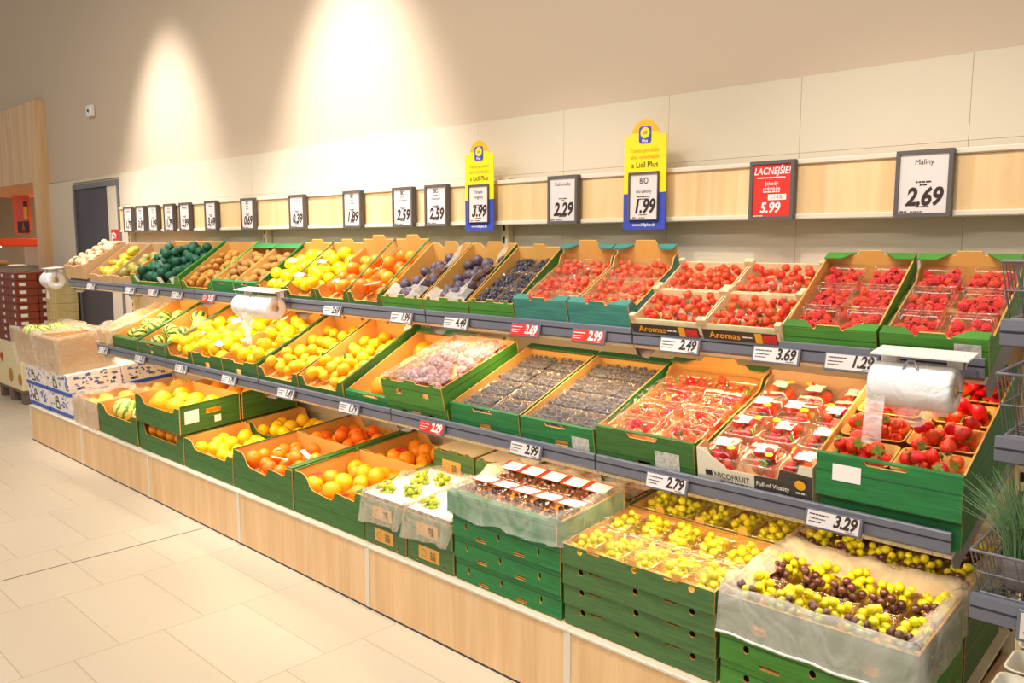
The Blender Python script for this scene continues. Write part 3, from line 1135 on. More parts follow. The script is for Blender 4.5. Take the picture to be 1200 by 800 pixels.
def tray_mb(w_, d_, h, taper=0.012, r=0.012, th=0.0015, rim=0.004):
    b = MB()
    b.rings([rrect(w_ - 2 * taper, d_ - 2 * taper, r, 0.0), rrect(w_, d_, r, h), rrect(w_ + 2 * rim, d_ + 2 * rim, r + rim, h), rrect(w_ + 2 * rim, d_ + 2 * rim, r + rim, h + th),
             rrect(w_ - 2 * th, d_ - 2 * th, r, h + th), rrect(w_ - 2 * taper - 2 * th, d_ - 2 * taper - 2 * th, r, th)], 0, True, True, True, True)
    return b


def pseudo(x, y, s):
    return (math.sin(x * 13.1 + s) * math.cos(y * 11.7 - s * 1.7) + 0.6 * math.sin(x * 29.3 + y * 23.9 + s * 2.3) + 0.35 * math.sin(x * 61 - y * 53 + s)) / 1.95


def sheet_mb(w_, d_, amp, seed, nx=22, ny=22, sag=0.0, edge=True, fn=None):
    """loose film lying over something: wrinkled, pinned at its edges"""
    vs = []
    for j in range(ny + 1):
        for i in range(nx + 1):
            u, v = i / nx, j / ny
            e = min(1, min(u, 1 - u, v, 1 - v) * 6) if edge else 1
            x, y = (u - .5) * w_, v * d_
            z = amp * e * pseudo(x * 1.6, y * 1.6, seed) - sag * e
            if fn:
                z += fn(x, y)
            vs.append((x, y, z))
    fs = [(j * (nx + 1) + i, j * (nx + 1) + i + 1, (j + 1) * (nx + 1) + i + 1, (j + 1) * (nx + 1) + i) for j in range(ny) for i in range(nx)]
    return MB().add(vs, fs, 0, True)


def liner(label, c, drop, m='liner', name='plastic_liner_bag', inward=0.035, up=0.02, seed=1, wave=0.02, sides='FLRB', cat='plastic bag', group=None, hem=False, inner=None, ripple=0.007):
    """bag lining a crate, its mouth turned out over the rim and hanging down outside"""
    W, D, H, k = c.W, c.D, c.H, c.k
    N = 96
    rg = random.Random(seed)
    ph = [rg.uniform(0, 6) for _ in range(4)]
    inner = 0.03 if inner is None else inner
    prof = [(-inward, H - inner), (-inward * .45, H + up * .55), (-0.004, H + up), (0.008, H + up * .55), (0.013, H - drop * .25), (0.016, H - drop * .6), (0.02, H - drop)]
    base = []
    per = 2 * (W + D)
    for i in range(N):
        s = per * i / N
        if s < W:
            base.append((-W / 2 + s, 0, 0, -1, s, 'F'))
        elif s < W + D:
            base.append((W / 2, s - W, 1, 0, s, 'R'))
        elif s < 2 * W + D:
            base.append((W / 2 - (s - W - D), D, 0, 1, s, 'B'))
        else:
            base.append((-W / 2, D - (s - 2 * W - D), -1, 0, s, 'L'))
    rings = []
    for j, (o_, z) in enumerate(prof):
        ring = []
        for (x, y, nx, ny, s, sd) in base:
            wv = math.sin(s * 31 + ph[0]) + 0.7 * math.sin(s * 53 + ph[1]) + 0.5 * math.sin(s * 17 + ph[2])
            out = o_ + (ripple * wv * max(0, j - 2) / 3 if o_ > 0 else 0.006 * wv)
            zz = z + (wave * 0.5 * math.sin(s * 9 + ph[3]) * (j / 6) ** 2 if j > 2 else 0.006 * wv * (1 if j < 3 else 0))
            if sd not in sides and j > 2:
                zz = H + up * .5 - 0.004 * (j - 2)
                out = 0.003 + 0.0008 * j
            zz = max(zz, 0.004)
            # corners
            cx = max(-W / 2 - .03, min(W / 2 + .03, x + nx * out))
            ring.append((cx, y + ny * out + k * zz, zz))
        rings.append(ring)
    b = MB().rings(rings, 0, True)
    e = empty(name)
    e.matrix_basis = c.M
    tag(e, label, cat, group)
    b.build('bag_wall', m, e)
    if hem:
        pts = [rings[-1][i] for i in range(N)]
        hb = MB()
        hb.tube([(p[0], p[1] - .001, p[2]) for p in pts[:int(N * W / per) + 1]], 0.004, 5)
        hb.build('thick_hem', 'white', e)
    return e


def ptz(c, x, y, z, zs):
    return c.M @ Matrix.Translation((x, y + c.k * zs, z))


def at(c, o, x=0, y=0, z=0, rot=None, zs=None):
    m = ptz(c, x, y, z, z if zs is None else zs)
    if rot is not None:
        m = m @ rot
    o.matrix_basis = m
    return o


# ================================================================== the setting
WY = 0.9
XL, XR = -12.0, 1.6
# floor
b = MB()
b.add([(XL - 18, -7, 0), (XR + 1, -7, 0), (XR + 1, 6, 0), (XL - 18, 6, 0)], [(0, 1, 2, 3)])
b.box(XL - 18, XR + 1, -7, 6, -0.1, -0.001)
structure(b.build('floor', 'floor'))
b = MB().box(-4.225, -4.219, -7, -0.005, 0.0, 0.0008)
structure(b.build('trim_1', 'railline'), 'dark expansion joint across the floor tiles')

# back wall: painted above, cream panels below, an opening for the door and one for the portal on the left
DX0, DX1, DZ = -8.5, -7.42, 2.09
PX = -9.3
b = MB()
b.box(DX1, XR, WY, WY + 0.15, 0, 2.14)
b.box(PX + 0.05, DX0, WY, WY + 0.15, 0, 2.14)
b.box(PX + 0.05, XR, WY, WY + 0.15, DZ, 2.14)
b.box(PX + 0.05, XR, WY + 0.001, WY + 0.15, 2.14, 5.2)
b.box(XL - 18, PX + 0.06, WY, WY + 0.15, 2.2, 5.2)
structure(b.build('wall_back', 'paint'))
b = MB()
pw = 0.55
x = XR
xs = [-0.776 - pw * k for k in range(-5, 16)]
xs = sorted([v for v in xs if DX1 + 0.03 < v < XR] + [DX1, XR])
for a0, a1 in zip(xs[:-1], xs[1:]):
    b.box(a0 + 0.0006, a1 - 0.0006, WY - 0.012, WY - 0.001, 1.8735, 2.1395)
    b.box(a0 + 0.0006, a1 - 0.0006, WY - 0.012, WY - 0.001, 0.3, 1.8725)
b.box(PX + 0.06, DX0, WY - 0.012, WY - 0.001, 0, 2.135)
b.box(DX0, DX1, WY - 0.012, WY - 0.001, DZ + 0.02, 2.135)
structure(b.build('trim_2', 'clad'), 'cream wall panels behind the produce shelves')
b = MB().box(DX1, XR, WY - 0.001, WY, 0.3, 2.13)
structure(b.build('trim_3', 'cladgap'), 'thin joints between the cream wall panels')
# door: frame, dark recess
d1 = empty('door_1', ((DX0 + DX1) / 2, WY, 0))
structure(d1, 'dark grey door in the back wall, standing ajar')
hw = (DX1 - DX0) / 2
b = MB()
b.box(-hw, -hw + 0.035, -0.026, 0.16, 0, DZ)
b.box(hw - 0.035, hw, -0.026, 0.16, 0, DZ)
b.box(-hw + 0.035, hw - 0.035, -0.03, 0.16, DZ - 0.045, DZ)
b.build('door_frame', 'doorframe', d1)
b = MB().box(-hw + 0.035, hw - 0.27, -0.012, 0.05, 0, DZ - 0.045)
b.build('door_leaf', 'doorgrey', d1)
b = MB().box(hw - 0.26, hw - 0.035, -0.02, 0.05, 0, DZ - 0.045)
b.build('side_panel', 'clad', d1)
b = MB().box(hw - 0.27, hw - 0.26, -0.015, 0.05, 0, DZ - 0.045)
b.build('door_edge', 'doorgrey', d1)
e = empty('fire_sign', (DX1 - 0.125, WY - 0.021, 1.585))
tag(e, 'small red fire equipment sign in the doorway beside the dark door', 'sign')
MB().box(-0.075, 0.075, -0.004, 0, -0.08, 0.08).build('panel', 'red', e)
b = MB().tube([(-.02, -.006, -.05), (.03, -.006, -.02), (.03, -.006, .03), (-.01, -.006, .05), (-.03, -.006, .02), (0, -.006, 0)], 0.008, 5)
b.box(-0.06, -0.045, -0.006, -0.004, -0.05, 0.05)
b.build('hose_symbol', 'whiteink', e)
# small white detector on the wall
e = empty('wall_sensor', (-7.95, WY - 0.002, 2.72))
tag(e, 'small white box sensor high on the wall above the door', 'sensor')
MB().cbox(-0.06, 0.06, -0.035, 0.0, -0.05, 0.05, 0.006).build('housing', 'white', e)
MB().sphere((0, -0.036, 0), 0.012, 8, 5).build('lens', 'black', e)

# oak portal to the bakery on the left
pt_e = empty('portal_surround', (-9.3, 0.84, 0))
structure(pt_e)
pt_e['kind'] = 'structure'
pt_e.name = 'trim_4'
pt_e['label'] = 'oak clad portal surround left of the door'
b = MB()
b.box(-0.1, 0.1, -0.03, 0.08, 0, 2.95)
b.build('jamb', 'portalwood', pt_e)
b = MB()
b.box(-3.6, -0.1, -0.03, 0.08, 2.16, 2.95)
b.build('header_panel', 'portalwood', pt_e)
b = MB()
b.box(-3.6, 0.1, 0.08, 0.9, 2.16, 2.2)
b.build('soffit', 'portalwood', pt_e)
b = MB()
b.box(-0.1, -0.06, 0.08, 0.9, 0, 2.16)
b.build('reveal', 'portalwood', pt_e)
# bakery wall behind
structure(MB().box(-30, -9.0, 4.0, 4.1, 0, 3.2).build('wall_bakery', 'bakerywall'))
structure(MB().box(-30, -9.0, 1.06, 4.0, 2.9, 3.0).build('ceiling_bakery', 'paint'))
area_light('bakery_lamp', (-14.5, 2.6, 2.8), (0, 0, 0), 8, 0.8, 130, (1.0, 0.78, 0.5))
e = empty('bakery_sign', (-12.3, 1.55, 1.655))
tag(e, 'orange red hanging sign with a dark banner seen through the oak portal', 'sign')
MB().box(-0.45, 0.2, -0.01, 0.01, 0, 0.5).build('panel', 'signred', e)
MB().box(-0.28, 0.2, -0.016, -0.011, 0.02, 0.17).build('banner', 'black', e)
MB().box(0.02, 0.16, -0.016, -0.011, 0.2, 0.36).build('emblem', 'yellow', e)
MB().box(0.02, 0.16, -0.017, -0.011, 0.36, 0.43).build('emblem', 'black', e)
text(e, 'A', -0.02, 0.09, 0.17, y=-0.018, bold=0.02, matname='signred')
MB().tube([(-0.3, 0, 0.5), (-0.3, 0, 1.3)], 0.004, 5).tube([(0.1, 0, 0.5), (0.1, 0, 1.3)], 0.004, 5).build('hanger_wire', 'steel', e)
# bakery display counter: glass front hoods with lit trays
for i, (bx, by) in enumerate(((-12.4, 1.8), (-12.5, 1.08))):
    e = empty('bakery_display', (bx, by, 0))
    tag(e, ('glass fronted bakery display under the red sign, seen through the portal', 'lit bakery display left of the red sign, seen through the portal')[i], 'display case')
    MB().cbox(-0.4, 0.4, 0, 0.7, 0, 0.95, 0.01).build('cabinet', 'frame', e)
    for zz in (0.98, 1.22):
        MB().cbox(-0.38, 0.38, 0.02, 0.6, zz, zz + 0.025, 0.006).build('shelf', 'steel', e)
    MB().cbox(-0.4, 0.4, 0.0, 0.7, 1.5, 1.6, 0.01).build('hood', 'signred', e)
    MB().cbox(-0.38, 0.38, 0.6, 0.64, 0.95, 1.5, 0.006).build('back_panel', 'creamsteel', e)
    MB().cbox(-0.385, -0.375, 0.03, 0.6, 0.96, 1.49, 0.002).build('side_glass', 'clear', e)
    MB().cbox(0.375, 0.385, 0.03, 0.6, 0.96, 1.49, 0.002).build('side_glass', 'clear', e)
    for sx in (-0.37, 0.37):
        MB().tube([(sx, 0.03, 0.95), (sx, 0.03, 1.5)], 0.018, 6).build('post', 'steel', e)
    MB().box(-0.34, 0.34, 0.1, 0.13, 1.48, 1.5).build('lamp', 'lampglow', e)
    for k in range(5):
        for zz in (1.005, 1.245):
            q = proto('bread_roll', MB().sphere((0, 0, 0), 1, 10, 7, 0, (1, 1, .7)), 'mango')
            q.data.materials[0] = M['gold']
            COL.objects.link(q)
            q.location = (bx - 0.28 + 0.14 * k, by + 0.16, zz + 0.035)
            q.scale = (0.055, 0.08, 0.05)
            tag(q, ('golden bread roll on the %s tray of the %s bakery display' % ('lower' if zz < 1.1 else 'upper', ('nearer', 'farther')[i])), 'bread roll', 'bread rolls in the bakery displays')

# ------------------------------------------------------------------ pallet with carton stacks by the portal
PBX, PBY = -9.12, 0.02
e = empty('pallet', (-9.13, 0.60, 0))
tag(e, 'low grey wooden pallet under the cream and brown cartons by the portal', 'pallet')
b = MB()
for k in range(6):
    b.box(-0.4, 0.4, -0.2 + k * 0.07, -0.145 + k * 0.07, 0.11, 0.13)
b.build('deck_boards', 'palletwood', e)
for sx in (-0.34, 0, 0.34):
    for sy in (-0.16, 0.0, 0.16):
        MB().box(sx - 0.05, sx + 0.05, sy - 0.03, sy + 0.03, 0.0, 0.11).build('block', 'palletwood', e)
e = empty('display_carton', (-9.13, 0.60, 0.131))
tag(e, 'big cream carton standing on the pallet under the brown boxes', 'box')
MB().cbox(-0.39, 0.39, -0.2, 0.2, 0, 0.46, 0.006).build('carton', 'creambox', e)
for (px, pz, r) in ((0.33, 0.11, 0.06), (0.05, 0.13, 0.07), (-0.2, 0.28, 0.05)):
    MB().sphere((px, -0.201, pz), r, 10, 6, 0, (1, 0.03, 1)).build('printed_motif', 'gold', e)
MB().sphere((0.391, 0.02, 0.16), 0.07, 10, 6, 0, (0.03, 1, 1)).build('printed_motif', 'gold', e)
text(e, 'ké', -0.22, 0.3, 0.1, y=-0.204, matname='red', bold=0.02)
RB = MB().cbox(-0.165, 0.165, -0.19, 0.0, 0.0, 0.073, 0.004).mesh('carton', 'choc')
for col_, (cx, cy) in enumerate(((-8.92, 0.79), (-9.26, 0.79), (-8.92, 0.595), (-9.26, 0.595))):
    for k in range(9):
        e = empty('brown_carton', (cx, cy, 0.594 + k * 0.0745))
        tag(e, 'red-brown carton in the %s stack on the pallet, %s' % (('right rear', 'left rear', 'right front', 'left front')[col_], ('lowest', 'second from below', 'third from below', 'fourth from below', 'fifth from below', 'sixth from below', 'third from the top', 'second from the top', 'topmost')[k]), 'box', 'brown cartons on the pallet')
        obj('carton', RB, e)
        MB().box(0.1652, 0.166, -0.16, -0.1, 0.025, 0.055).build('white_label', 'paper', e)
        if col_ in (2, 3):
            MB().box(0.07, 0.12, -0.1908, -0.1902, 0.025, 0.055).build('white_label', 'paper', e)
for col_, (cx, cy) in enumerate(((-8.635, 0.74), (-8.51, 0.75))):
    for k in range(16):
        e = empty('pale_carton', (cx, cy, 0.003 + k * 0.081))
        tag(e, 'straw coloured carton in the %s pale stack by the door, number %d up' % (('left', 'right')[col_], k + 1), 'box', 'pale cartons beside the door')
        MB().cbox(-0.06, 0.06, -0.1, 0.1, 0, 0.08, 0.004).build('carton', 'palebox', e)

# ------------------------------------------------------------------ shelving
XE = [-0.553 - 1.1003 * k for k in range(7)]     # bay ends from right to left
bayname = ['rightmost bay', 'second bay from the right', 'third bay from the right', 'fourth bay from the right', 'second bay from the far end', 'far left bay']
ZP = 0.284
for k in range(7):
    x1 = XE[k - 1] if False else (XE[k] if k < 7 else 0)
for k in range(-1, 6):
    x1 = XE[k] if k >= 0 else 0.55
    x0 = XE[k + 1] if k >= 0 else XE[0]
    if k == -1:
        continue
    e = empty('plinth_unit', ((x0 + x1) / 2, 0, 0))
    tag(e, 'low oak fronted base unit under the %s' % bayname[k], 'plinth', 'oak base units of the produce shelves')
    hw = (x1 - x0) / 2
    MB().cbox(-hw + 0.012, hw - 0.012, 0.006, 0.02, 0.009, ZP - 0.014, 0.002).build('wood_panel', 'plinth', e)
    MB().box(-hw, -hw + 0.014, 0.002, 0.0275, 0.012, ZP - 0.0132).build('side_strip', 'plinthtrim', e)
    MB().box(hw - 0.014, hw, 0.002, 0.0275, 0.012, ZP - 0.0132).build('side_strip', 'plinthtrim', e)
    MB().cbox(-hw, hw, 0.0, 0.028, ZP - 0.013, ZP, 0.003).build('top_strip', 'plinthtrim', e)
    MB().box(-hw, hw, 0.008, 0.03, 0.0, 0.009).build('kick_strip', 'kick', e)
    b = MB()
    c5, s5 = math.cos(RAD(5)), math.sin(RAD(5))
    vs = []
    for dz in (-0.012, 0):
        for (yy) in (0.028, 0.84):
            for xx in (-hw, hw):
                vs.append((xx, yy, ZP + (yy - 0.03) * math.tan(RAD(5)) + dz))
    b.add(vs, [(0, 2, 3, 1), (4, 5, 7, 6), (0, 1, 5, 4), (2, 6, 7, 3), (0, 4, 6, 2), (1, 3, 7, 5)])
    b.build('deck', 'creamsteel', e)
    if k == 5:
        MB().box(-hw + 0.0, -hw + 0.016, 0.03, 0.84, 0.0, ZP - 0.012).build('end_panel', 'plinth', e)
    if k == 0:
        MB().box(hw - 0.016, hw, 0.03, 0.84, 0.0, ZP - 0.012).build('end_panel', 'plinth', e)


def shelf(kind, k, fr, yl, zt, depth):
    x0, x1 = XE[k + 1] + 0.004, XE[k] - 0.004
    e = empty('display_shelf', ((x0 + x1) / 2, 0, 0))
    tag(e, 'sloping grey %s produce shelf in the %s' % (kind, bayname[k]), 'shelf', '%s produce shelves' % kind)
    hw = (x1 - x0) / 2
    # lip: front channel
    sec = [(yl + 0.004, zt - 0.058), (yl, zt - 0.052), (yl, zt - 0.026), (yl + 0.003, zt - 0.0245), (yl + 0.003, zt - 0.0215), (yl - 0.003, zt - 0.02), (yl - 0.003, zt - 0.003), (yl, zt), (yl + 0.010, zt), (yl + 0.012, zt - 0.003), (yl + 0.012, zt - 0.058)]
    b = MB()
    b.rings([[(-hw, y, z) for y, z in sec], [(hw, y, z) for y, z in sec]], 0, False, True, True, True)
    b.build('front_lip', 'rail', e)
    MB().box(-hw, hw, yl + 0.0005, yl + 0.003, zt - 0.0255, zt - 0.0205).build('groove_shade', 'railline', e)  # dark strip painted in for the shade inside the lip channel
    # deck plate
    t = fr.t
    y0, z0 = fr.y0 - 0.012, fr.z0 - 0.004 - 0.012 * math.tan(t)
    vs = []
    for dn in (-0.012, 0):
        for s_ in (0, depth):
            for xx in (-hw, hw):
                vs.append((xx, y0 + s_ * math.cos(t) - dn * math.sin(t), z0 + s_ * math.sin(t) + dn * math.cos(t)))
    MB().add(vs, [(0, 2, 3, 1), (4, 5, 7, 6), (0, 1, 5, 4), (2, 6, 7, 3), (0, 4, 6, 2), (1, 3, 7, 5)]).build('deck', 'creamsteel', e)
    # comb of short wires hanging under the lip
    b = MB()
    n = 44
    for i in range(n):
        xx = -hw + 0.02 + (2 * hw - 0.04) * i / (n - 1)
        b.tube([(xx, yl + 0.016, zt - 0.052), (xx, yl + 0.016, zt - 0.07)], 0.002, 4)
    b.tube([(-hw + 0.01, yl + 0.016, zt - 0.06), (hw - 0.01, yl + 0.016, zt - 0.06)], 0.0022, 4)
    b.build('wire_comb', 'goldlitwire', e)
    # brackets
    for sx in (-hw + 0.003, hw - 0.003):
        yb = y0 + depth * math.cos(t)
        zb = z0 + depth * math.sin(t)
        poly = [(yl + 0.02, zt - 0.06), (yb, zb - 0.012), (yb, zb - 0.1), (yl + 0.09, zt - 0.115), (yl + 0.05, zt - 0.105)]
        MB().prism(poly[::-1], [], lambda u, v, w_, sx=sx: (sx - 0.002 + w_, u, v), 0.004).build('bracket', 'rail', e)
    MB().box(-hw + 0.05, hw - 0.05, yl + 0.03, yl + 0.05, zt - 0.072, zt - 0.062).build('led_strip', 'white', e)
    return e


for k in range(6):
    shelf('upper', k, TOP, 0.345, 1.261, 0.52)
    area_light('shelf_led_light', ((XE[k] + XE[k + 1]) / 2, 0.40, 1.175), (RAD(12), 0, 0), 1.0, 0.03, 3.9, (1.0, 0.70, 0.38))
for k in range(5):
    shelf('middle', k, MID, 0.145, 0.85, 0.68)
    area_light('shelf_led_light', ((XE[k] + XE[k + 1]) / 2, 0.20, 0.765), (RAD(12), 0, 0), 1.0, 0.03, 3.6, (1.0, 0.72, 0.40))
# uprights on the wall at the ends of every second bay
for k in (0, 2, 4, 6):
    e = empty('shelf_upright', (XE[k], 0, 0))
    tag(e, 'cream slotted steel upright behind the produce shelves, %s' % {0: 'at their right end', 2: 'below the first tall yellow sign', 4: 'between the 0.69 and 0.39 signs', 6: 'at the far end beside the door'}[k], 'upright', 'steel uprights of the produce shelves')
    MB().cbox(-0.022, 0.022, 0.842, 0.886, 0, 1.86, 0.003).build('post', 'creamsteel', e)
    b = MB()
    for i in range(24):
        b.box(-0.006, 0.006, 0.8405, 0.8415, 0.35 + i * 0.06, 0.38 + i * 0.06)
    b.build('slot_shade', 'dark', e)  # dark plates on the post, painted in for the shade of its openings

# oak fascia board with pale rails
b_edges = [(-7.2, XE[4]), (XE[4], XE[2]), (XE[2], XE[0]), (XE[0], 0.55)]
fl = ['at the far end over the mushrooms and kiwis', 'over the lemons and plums', 'over the strawberries and raspberries', 'beyond the right end of the produce shelves']
for (x0, x1), l in zip(b_edges, fl):
    e = empty('fascia_board', ((x0 + x1) / 2, 0, 0))
    tag(e, 'pale oak fascia board on the wall %s' % l, 'fascia board', 'oak fascia boards')
    hw = (x1 - x0) / 2 - 0.004
    MB().box(-hw, hw, 0.795, 0.84, 1.652, 1.826).build('board', 'strip', e)
    for z0, z1 in ((1.824, 1.842), (1.636, 1.654)):
        MB().cbox(-hw, hw, 0.785, 0.845, z0, z1, 0.003).build('rail', 'plinthtrim', e)
    MB().box(-hw, hw, 0.84, 0.885, 1.7, 1.78).build('spacer', 'plinthtrim', e)


# ------------------------------------------------------------------ price signs on the fascia
def price_sign(x, price, lines, label, bio=False, red=False, y=0.783, small=True):
    e = empty('price_sign', (x, y, 1.738))
    tag(e, label, 'price sign', 'framed price signs on the fascia board')
    W, H = 0.166, 0.206
    poly = [(-W / 2, -H / 2), (W / 2, -H / 2), (W / 2, H / 2), (-W / 2, H / 2)]
    hole = [(-W / 2 + .012, -H / 2 + .012), (W / 2 - .012, -H / 2 + .012), (W / 2 - .012, H / 2 - .012), (-W / 2 + .012, H / 2 - .012)][::-1]
    MB().prism(poly, [hole], lambda u, v, t: (u, -0.026 + t, v), 0.026).build('frame', 'frame', e)
    s = MB().box(-W / 2 + .011, W / 2 - .011, -0.02, -0.01, -H / 2 + .011, H / 2 - .011).build('sheet', 'red' if red else 'sheet', e)
    ik = 'whiteink' if red else 'ink'
    Y = -0.0208
    if red:
        text(s, lines[0], 0, 0.066, 0.034, y=Y, bold=0.01, shear=0.2, sx=0.82, matname=ik, name='headline')
        MB().box(-0.055, 0.05, Y - .0004, Y, 0.042, 0.046).build('underline', 'whiteink', s)
        text(s, lines[1], 0, 0.024, 0.02, y=Y, bold=0.0, sx=0.9, matname=ik, name='product_text')
        text(s, lines[2], 0, 0.006, 0.02, y=Y, bold=0.0, sx=0.9, matname=ik, name='product_text')
        MB().box(-0.012, 0.055, Y - .0004, Y, -0.034, -0.014).build('discount_box', 'whiteink', s)
        text(s, '-16%', 0.022, -0.024, 0.02, y=Y - .001, bold=0.01, matname='red', name='discount_text')
        text(s, price, -0.005, -0.062, 0.05, y=Y, bold=0.03, shear=0.2, sx=0.86, matname=ik, name='price_text')
        bars(s, [(-0.03, 0.03, -0.007, 0.004), (-0.065, -0.03, -0.09, 0.003)], Y, m='whiteink')
        return e
    zt = 0.066
    if bio:
        text(s, 'BIO', 0, 0.072, 0.032, y=Y, bold=0.01, sx=0.75, space=0.9, name='bio_mark')
        bars(s, [(-0.018, 0.018, 0.05, 0.003)], Y)
        zt = 0.034
    for i, ln in enumerate(lines):
        text(s, ln, 0, zt - i * 0.022, (0.024 if not bio else 0.019) * (1 if len(ln) < 9 else 0.86), y=Y, bold=0.0, sx=0.9, name='product_text')
    bars(s, [(-0.022, 0.024, 0.003 if not bio else -0.004, 0.0045), (-0.01, 0.012, -0.006 if not bio else -0.012, 0.0045), (-0.02, 0.02, -0.073, 0.0035), (-0.066, -0.045, -0.088, 0.004), (-0.035, 0.0, -0.088, 0.003)], Y)
    text(s, price, 0.002, -0.043, 0.076, y=Y, bold=0.036, shear=0.22, sx=0.82, space=0.98, name='price_text')
    return e


price_sign(-6.956, '1.79', ['Šampiňóny'], 'framed price sign 1.79 nearest the door, first of the row of small signs')
price_sign(-6.714, '3.99', ['Mango', 'kus'], 'framed price sign 3.99 without a yellow board, among the far signs')
price_sign(-6.479, '1.99', ['Kiwi', 'zlaté'], 'framed price sign 1.99 in the far row, third from the door')
price_sign(-6.196, '1.79', ['Kiwi', 'zelené'], 'framed price sign 1.79 in the far row, fourth from the door')
price_sign(-5.933, '2.99', ['Avokádo'], 'framed price sign 2.99 in the far row, fifth from the door')
price_sign(-5.532, '3.49', ['Limety'], 'framed price sign 3.49 over the green netted fruit')
price_sign(-5.022, '0.69', ['Kiwi'], 'framed price sign 0.69 over the kiwi crates', True)
price_sign(-4.430, '0.39', ['Kiwi'], 'framed price sign 0.39 over the kiwis beside the lemons')
price_sign(-3.863, '1.89', ['Citróny'], 'framed price sign 1.89 over the lemons', True)
price_sign(-3.416, '2.59', ['Mandarínky'], 'framed price sign 2.59 over the mandarins, left one of the 2.59 pair', True)
price_sign(-3.153, '2.59', ['Pomaranče'], 'framed price sign 2.59 right one of the pair, next to the first yellow board', True)
price_sign(-2.325, '2.29', ['Čučoriedky'], 'framed price sign 2.29 between the two tall yellow boards')
price_sign(-1.364, '5.99', ['LACNEJŠIE!', 'Jahody', 'prémium'], 'red framed price sign 5.99 over the wooden strawberry trays', red=True)
price_sign(-0.862, '2.69', ['Maliny'], 'framed price sign 2.69 over the raspberries')


def promo(x, price, lines, label, bio, W, H0, H1):
    e = empty('promo_sign', (x, 0.755, 0))
    tag(e, label, 'promotional sign', 'tall yellow and blue promotional boards')
    zb, zs, za, zr = H0, H0 + 0.145, H1 - 0.062, H1
    wd, hw = W * 0.32, W / 2
    # yellow board with a domed top
    dome = [(wd * math.cos(math.pi * i / 14), za + (zr - za) * math.sin(math.pi * i / 14)) for i in range(15)]
    poly = [(-hw, zs), (0, zs - 0.005), (hw, zs)] + [(hw, za)] + dome + [(-hw, za)]
    yb = MB().prism(poly, [], lambda u, v, t: (u, t, v), 0.004).build('yellow_board', 'yellow', e)
    d2 = [((wd) * math.cos(math.pi * i / 14), za + (zr - za) * math.sin(math.pi * i / 14)) for i in range(15)]
    MB().prism([(-wd, za + 0.012)] + [(wd, za + 0.012)] + [p for p in d2 if p[1] > za + .014], [], lambda u, v, t: (u, -0.0006 + t, v), 0.0005).build('orange_dome', 'amber', e)
    bb = MB().prism([(-hw, zb), (hw, zb), (hw, zs), (0, zs - 0.006), (-hw, zs - 0.004)], [], lambda u, v, t: (u, -0.0004 + t, v), 0.004).build('blue_board', 'blue', e)
    # emblem: blue rounded tile with a yellow disc
    zc = za + 0.002
    em = MB().prism([(p[0], p[1] + zc) for p in [(q[0], q[1]) for q in rrect(0.058, 0.066, 0.012, 0)]], [], lambda u, v, t: (u, -0.0016 + t, v), 0.0008).build('emblem_tile', 'blue', e)
    MB().prism([(0.0215 * math.cos(6.2832 * i / 20), zc + 0.008 + 0.0215 * math.sin(6.2832 * i / 20)) for i in range(20)], [], lambda u, v, t: (u, -0.0022 + t, v), 0.0005).build('emblem_disc', 'yellow', em)
    text(em, 'Lidl', 0, zc + 0.008, 0.015, y=-0.003, bold=0.01, matname='blue', name='emblem_text')
    text(em, 'Plus', 0, zc - 0.023, 0.017, y=-0.003, bold=0.015, matname='whiteink', name='emblem_text')
    s = W / 0.195
    text(yb, 'Tento produkt', 0, za - 0.058, 0.022 * s, y=-0.001, matname='orangeink', bold=0.004, name='slogan')
    text(yb, 'ešte výhodnejšie', 0, za - 0.083, 0.022 * s, y=-0.001, matname='orangeink', bold=0.004, name='slogan', sx=0.9)
    text(yb, 's Lidl Plus', 0, za - 0.114, 0.031 * s, y=-0.001, bold=0.008, name='slogan')
    text(bb, 'www.lidlplus.sk', 0, zb + 0.018, 0.017 * s, y=-0.0015, bold=0.014, matname='whiteink', name='web_address')
    pw_, pz0, pz1 = 0.138 * s, zb + 0.036, za - 0.142
    zc2 = (pz0 + pz1) / 2
    poly = [(-pw_ / 2, pz0), (pw_ / 2, pz0), (pw_ / 2, pz1), (-pw_ / 2, pz1)]
    hole = [(-pw_ / 2 + .007, pz0 + .003), (pw_ / 2 - .003, pz0 + .003), (pw_ / 2 - .003, pz1 - .008), (-pw_ / 2 + .007, pz1 - .008)][::-1]
    MB().prism(poly, [hole], lambda u, v, t: (u, -0.012 + t, v), 0.012).build('price_frame', 'frame', e)
    ps = MB().box(-pw_ / 2 + .006, pw_ / 2 - .002, -0.006, -0.001, pz0 + .002, pz1 - .007).build('price_sheet', 'sheet', e)
    Y = -0.0068
    z = pz1 - 0.035
    if bio:
        text(ps, 'BIO', 0.002, z, 0.034, y=Y, sx=0.75, bold=0.01, name='bio_mark')
        text(ps, lines[0], 0.002, z - 0.04, 0.019, y=Y, bold=0.0, sx=0.9, name='product_text')
    else:
        for i, ln in enumerate(lines):
            text(ps, ln, 0.002, z - i * 0.024, 0.022, y=Y, bold=0.0, sx=0.92, name='product_text')
    bars(ps, [(-0.02, 0.024, z - 0.072, 0.004), (-0.028, 0.03, z - 0.063, 0.004)], Y)
    text(ps, price, 0.003, pz0 + 0.052, 0.075 * s, y=Y, bold=0.036, shear=0.22, sx=0.78, space=0.98, name='price_text')
    bars(ps, [(-0.05, -0.035, pz0 + 0.008, 0.004), (-0.02, 0.01, pz0 + 0.008, 0.003), (-0.02, 0.02, pz0 + 0.02, 0.003)], Y)


